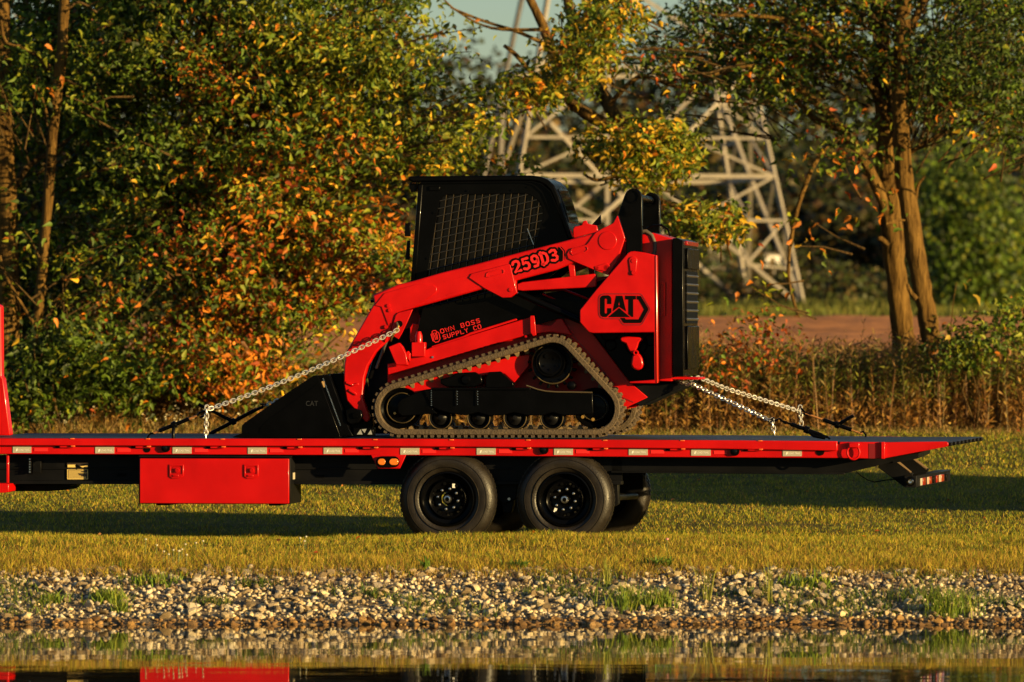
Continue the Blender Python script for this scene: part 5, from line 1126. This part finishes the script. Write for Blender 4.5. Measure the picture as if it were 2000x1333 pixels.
# ------------------------------------------------------------------ lattice pylon
PD = 171.0
pb = W(1270, 612, PD); pb.z = float(gz(pb.x, PD+4))-.1
py_ = root('pylon', 'pale steel lattice power pylon standing beyond the field', 'pylon', world=pb)
ROT = Matrix.Rotation(R(9), 3, 'Z'); H0 = pb.z
zpx = lambda y: (HC+(YH-y)/FPX*PD)-H0
def lw(z): return 4.52-(4.52-3.17)*z/zpx(130)                     # half width at height z
def LP_(sx, sy, z): return pb + ROT @ Vector((sx*lw(z), sy*lw(z)*.92+4.0, z))
def mem(name, a, b, wd): part(name, MB().bar(a, b, wd*.52, wd*.52), GALV, py_)
lv = [0, zpx(430), zpx(343), zpx(268), zpx(200), zpx(130), zpx(20), zpx(-120)]
for sx in (-1, 1):
    for sy in (-1, 1): mem('leg', LP_(sx, sy, -.2), LP_(sx, sy, lv[-1]), .22)
faces = [((-1, -1), (1, -1)), ((1, -1), (1, 1)), ((1, 1), (-1, 1)), ((-1, 1), (-1, -1))]
for (a, b) in faces:
    wv = .15
    P_ = lambda s, z: LP_(a[0]+(b[0]-a[0])*s, a[1]+(b[1]-a[1])*s, z)
    for zi in (2, 5): mem('crossbar', P_(0, lv[zi]), P_(1, lv[zi]), .22)
    # big V braces to the middle of the crossbar, and the small struts inside them
    for s0, sg in ((0, 1), (1, -1)):
        mem('brace', P_(s0, 0), P_(.5, lv[2]), .20); mem('brace', P_(.5, lv[2]), P_(s0, lv[5]), .20)
        if (a, b) in faces[2:]: continue
        for zi, fr_ in ((1, .62), (3, .62), (4, .26)):
            z = lv[zi]; t = (z/lv[2]) if z <= lv[2] else 1-(z-lv[2])/(lv[5]-lv[2]); s = s0+sg*.5*t
            mem('strut', P_(s0, z), P_(s, z), wv)
        m0 = lv[1]*.5; t0 = m0/lv[2]; mem('strut', P_(s0, lv[1]), P_(s0+sg*.5*t0, m0), .12); mem('strut', P_(s0, m0*.9), P_(s0+sg*.5*t0, m0), .12)
        t1 = lv[1]/lv[2]; mem('strut', P_(s0, lv[2]), P_(s0+sg*.5*t1, lv[1]), .13)
        t3 = 1-(lv[3]-lv[2])/(lv[5]-lv[2]); mem('strut', P_(s0, lv[2]), P_(s0+sg*.5*t3, lv[3]), .13); t4 = 1-(lv[4]-lv[2])/(lv[5]-lv[2]); mem('strut', P_(s0+sg*.5*t4, lv[4]), P_(s0, lv[3]), .13)
        mem('brace', P_(s0, lv[5]), P_(1-s0, lv[7]), .18)
mem('mast', pb+Vector((-1.15, 5.5, 0)), pb+Vector((-1.15, 5.5, lv[5])), .24)
ub = root('utility_shed', 'small white utility cabin beside the pylon foot', 'cabin', world=W(1512, 520, 188))
part('wall', MB().box(W(1514, 508, 188), (.62, .5, .36)), mat('white_panel', (.8, .74, .66), .5), ub); part('roof', MB().box(W(1514, 497, 188)+Vector((0, 0, .0)), (.7, .6, .05)), GALV, ub); part('post', MB().box(W(1514, 545, 188), (.12, .12, .85)), GALV, ub)
ub2 = root('utility_box', 'pale horizontal utility tank behind the pylon leg', 'tank', world=W(1400, 480, 190)); part('body', MB().tube([W(1372, 468, 190), W(1428, 468, 190)], .13, 10), mat('white_panel', (0, 0, 0)), ub2); part('stand', MB().box(W(1400, 500, 190), (.5, .1, .9)), GALV, ub2)
# ------------------------------------------------------------------ plants on the bank and lawn edge
def Gp(px, py):
    lo = 41.3
    for d in np.arange(41.3, 72, .02):
        x = (px-1000)/FPX*d; y_ = YH+FPX*(HC-float(gz(x, d)))/d
        if y_ <= py: return x, d
    return (px-1000)/FPX*46, 46.
def tuft(name, label, cat, px, py, n, h, wd, spread, cols, lean=.7):
    n = int(n*1.9); x0, d0 = Gp(px, py); x = x0+rng.normal(0, spread, n); y = d0+rng.normal(0, spread*.5, n); y = np.maximum(y, 41.45)
    v, f, c = blades(n, x, y, h*rng.uniform(.5, 1.1, n), wd*rng.uniform(.7, 1.3, n), lean, pick(n, cols, [1]*len(cols)))
    o = Vector((x0, d0, float(gz(x0, d0)))); ob = np_mesh(name, v, f, GRASSM, c, kind=None, org=o[:]); ob.location = o; ob['label'] = label; ob['category'] = cat; ob['group'] = 'plants on the stone bank'
GR = [(.12, .19, .02), (.17, .23, .025), (.25, .27, .03)]; GD = [(.08, .13, .015), (.11, .15, .02), (.16, .15, .03)]
for a in ((1238, 1192, 130, .20, .007, .12, GR, 'thick green grass tuft low on the bank right of centre'), (1290, 1190, 60, .17, .007, .05, GR, 'yellow green grass tuft beside the thick bank tuft'), (1850, 1205, 120, .22, .007, .10, GR, 'tall bright grass tuft at the water right of centre'), (1800, 1175, 120, .14, .007, .16, GD, 'dark green grass patch on the bank at right'),
          (1900, 1180, 80, .10, .006, .14, GD, 'low grass patch on the bank near the right edge'), (210, 1180, 90, .13, .012, .06, GR, 'bright leafy tuft on the bank at far left'), (105, 1180, 60, .10, .011, .06, GR, 'small leafy tuft near the left bank corner'), (235, 1200, 50, .16, .006, .025, GR, 'upright grass tuft by the water at left'),
          (300, 1145, 90, .10, .014, .12, GR, 'spreading green weed under the bank top at left'), (640, 1160, 60, .07, .008, .12, GD, 'faint green weed on the bank left of the wheels'), (720, 1170, 50, .08, .008, .08, GD, 'small weed on the bank below the front wheel'), (860, 1175, 60, .07, .008, .12, GD, 'low weed on the bank below the wheels'),
          (1040, 1165, 60, .08, .008, .10, GD, 'low weed on the bank under the rear wheel'), (1130, 1170, 70, .08, .008, .12, GD, 'sparse weed patch left of the thick bank tuft'), (1580, 1150, 90, .11, .018, .10, GR, 'broad leafed green weed under the bank top at right'), (1440, 1165, 70, .09, .008, .14, GD, 'dull green weed between the two reed stems'),
          (1990, 1190, 70, .10, .008, .10, GD, 'grass patch at the right bank corner'), (500, 1150, 60, .09, .012, .10, GD, 'dark weed on the bank under the tool box end'), (420, 1185, 60, .10, .008, .08, GD, 'thin weed on the bank below the tool box'), (1640, 1190, 50, .08, .007, .10, GD, 'thin weed low on the bank at right')):
    tuft('grass_tuft', a[7], 'grass tuft', a[0], a[1], a[2], a[3], a[4], a[5], a[6])
for a in ((832, 1117, 14, .14, .018, .02, 'spiky rosette weed at the lawn edge below the front wheel'), (1010, 1113, 34, .09, .02, .06, 'broad leafed weed at the lawn edge below the rear wheel'), (1290, 1112, 40, .11, .02, .06, 'broad leafed weed at the lawn edge right of the wheels'), (1165, 1115, 24, .06, .018, .05, 'small broad leafed weed at the lawn edge'), (765, 1115, 20, .06, .018, .04, 'dark small weed at the lawn edge'), (228, 1117, 14, .09, .02, .03, 'bright leaf rosette at the lawn edge at left')):
    tuft('weed', a[6], 'weed', a[0], a[1], a[2], a[3], a[4], a[5], [(.10, .17, .02), (.07, .12, .016)], 1.1)
for px, py, h, lb_ in ((1380, 1178, .34, 'thin tall reed clump standing on the bank right of the wheels'), (1500, 1184, .36, 'tall reed clump left of the broad leafed bank weed'), (1186, 1150, .26, 'single thin reed above the thick bank tuft')):
    tuft('reed', lb_, 'reed', px, py, 12, h, .007, .018, [(.26, .25, .04), (.2, .22, .03)], .35)
for px, py, n, lb_ in ((346, 1100, 7, 'patch of small white flowers in the lawn edge at left'), (395, 1074, 3, 'few white clover heads in the lawn left of centre'), (575, 1072, 3, 'loose row of white flowers in the lawn below the tool box'), (290, 1076, 2, 'few white flowers in the lawn at far left'), (1302, 1076, 1, 'single pink clover head in the lawn right of the wheels')):
    x0, d0 = Gp(px, py+8); o = Vector((x0, d0, float(gz(x0, d0)))); e = root('flower_patch', lb_, 'flowers', world=o, group='flowers in the lawn')
    for k in range(n):
        q = o+Vector((random.gauss(0, .10) if n > 1 else 0, random.gauss(0, .15) if n > 1 else 0, 0)); hh = random.uniform(.07, .13)
        part('stem', MB().tube([q, q+Vector((.004, 0, hh))], .0025, 4), mat('stem_green', (.09, .12, .02), .6), e)
        mb = MB().lathe((0, 0, 0), [(.001, -.003), (.008, -.002), (.009, .003), (.001, .005)], 8); mb.v = [Vector((v.x, v.z, v.y*1.6))*(1.3 if n == 1 else 1)+q+Vector((.004, 0, hh)) for v in mb.v]
        part('flower_head', mb, mat('petal_white', (.45, .4, .28), .6) if n > 1 else mat('petal_pink', (.6, .2, .22), .6), e)
n = 110; x = rng.uniform(-6, 6, n); y = rng.uniform(44, 66, n); P = np.stack([x, y, gz(x, y)+.045], -1).astype(np.float32)
vv, ff, cc = leaf_arrays(P, rng.uniform(.025, .05, n).astype(np.float32), leaf_cols(n, dict(o=.5, r=.7, b=1.2)), .1); fo = np_mesh('fallen_leaves', vv, ff, LEAF, cc); fo['label'] = 'brown and orange fallen leaves scattered over the lawn'; fo['category'] = 'leaves'
# low weeds and dry fuzz rooted between the stones
n = 9000; x = rng.uniform(-5.6, 5.6, n); y = rng.uniform(42.45, 43.15, n); dn = noise2(x, y, 3.5, 91)
k = rng.uniform(0, 1, n) < .35+.5*dn; x, y = x[k], y[k]; n = len(x)
v1, f1, c1 = blades(n, x, y, rng.uniform(.02, .055, n), rng.uniform(.003, .006, n), 1.2, pick(n, [(.24, .14, .07), (.30, .19, .09), (.16, .10, .05)], [1, .7, .7]), .03)
n = 16000; x = rng.uniform(-5.6, 5.6, n); y = rng.uniform(41.75, 42.9, n); dn = noise2(x, y*1.4, 2.6, 93); k = (dn > .22) & (rng.uniform(0, 1, n) < .75); x, y = x[k], y[k]; n = len(x)
v2, f2, c2 = blades(n, x, y, rng.uniform(.03, .085, n), rng.uniform(.004, .009, n), 1.1, pick(n, [(.09, .14, .016), (.14, .18, .02), (.20, .18, .035)], [1, .8, .5]), .02)
bw = np_mesh('bank_weeds', np.concatenate([v1, v2]), np.concatenate([f1, f2+len(v1)]), GRASSM, np.concatenate([c1, c2])); bw['label'] = 'low green weeds and dry fuzz growing between the bank stones'; bw['category'] = 'weeds'
# ------------------------------------------------------------------ guessed trailer, unseen at right, added and shaped to cast the lawn shadow
a, b = Vector((5.75, 52.1, 0)), Vector((16.5, 48.5, 0)); u = (b-a).normalized(); nrm = Vector((-u.y, u.x, 0)); Lh = (b-a).length
et = root('shade_trailer', 'guessed grey trailer added out of view at right to cast the lawn shadow', 'trailer', world=(a+b)/2)
rm = Matrix((u, nrm, Vector((0, 0, 1)))).transposed(); ctr = (a+b)/2+nrm*1.1
part('body', MB().box(ctr+Vector((0, 0, 1.50)), (Lh, 2.2, 1.5), rm), mat('grey_panel', (.35, .35, .36), .5), et, .05)
part('chassis', MB().box(ctr+Vector((0, 0, .70)), (Lh, 1.6, .1), rm), BLKM, et)
for s in (-.5, .5):
    for t in (-.9, .9):
        c = ctr+u*s+nrm*t; mb = MB().lathe((0, 0, 0), [(.2, -.1), (.33, -.1), (.36, -.06), (.36, .06), (.33, .1), (.2, .1)], 24, True); mb.v = [rm @ v + c+Vector((0, 0, .35)) for v in mb.v]; part('wheel', mb, RUB, et)
#==/PLANTS==
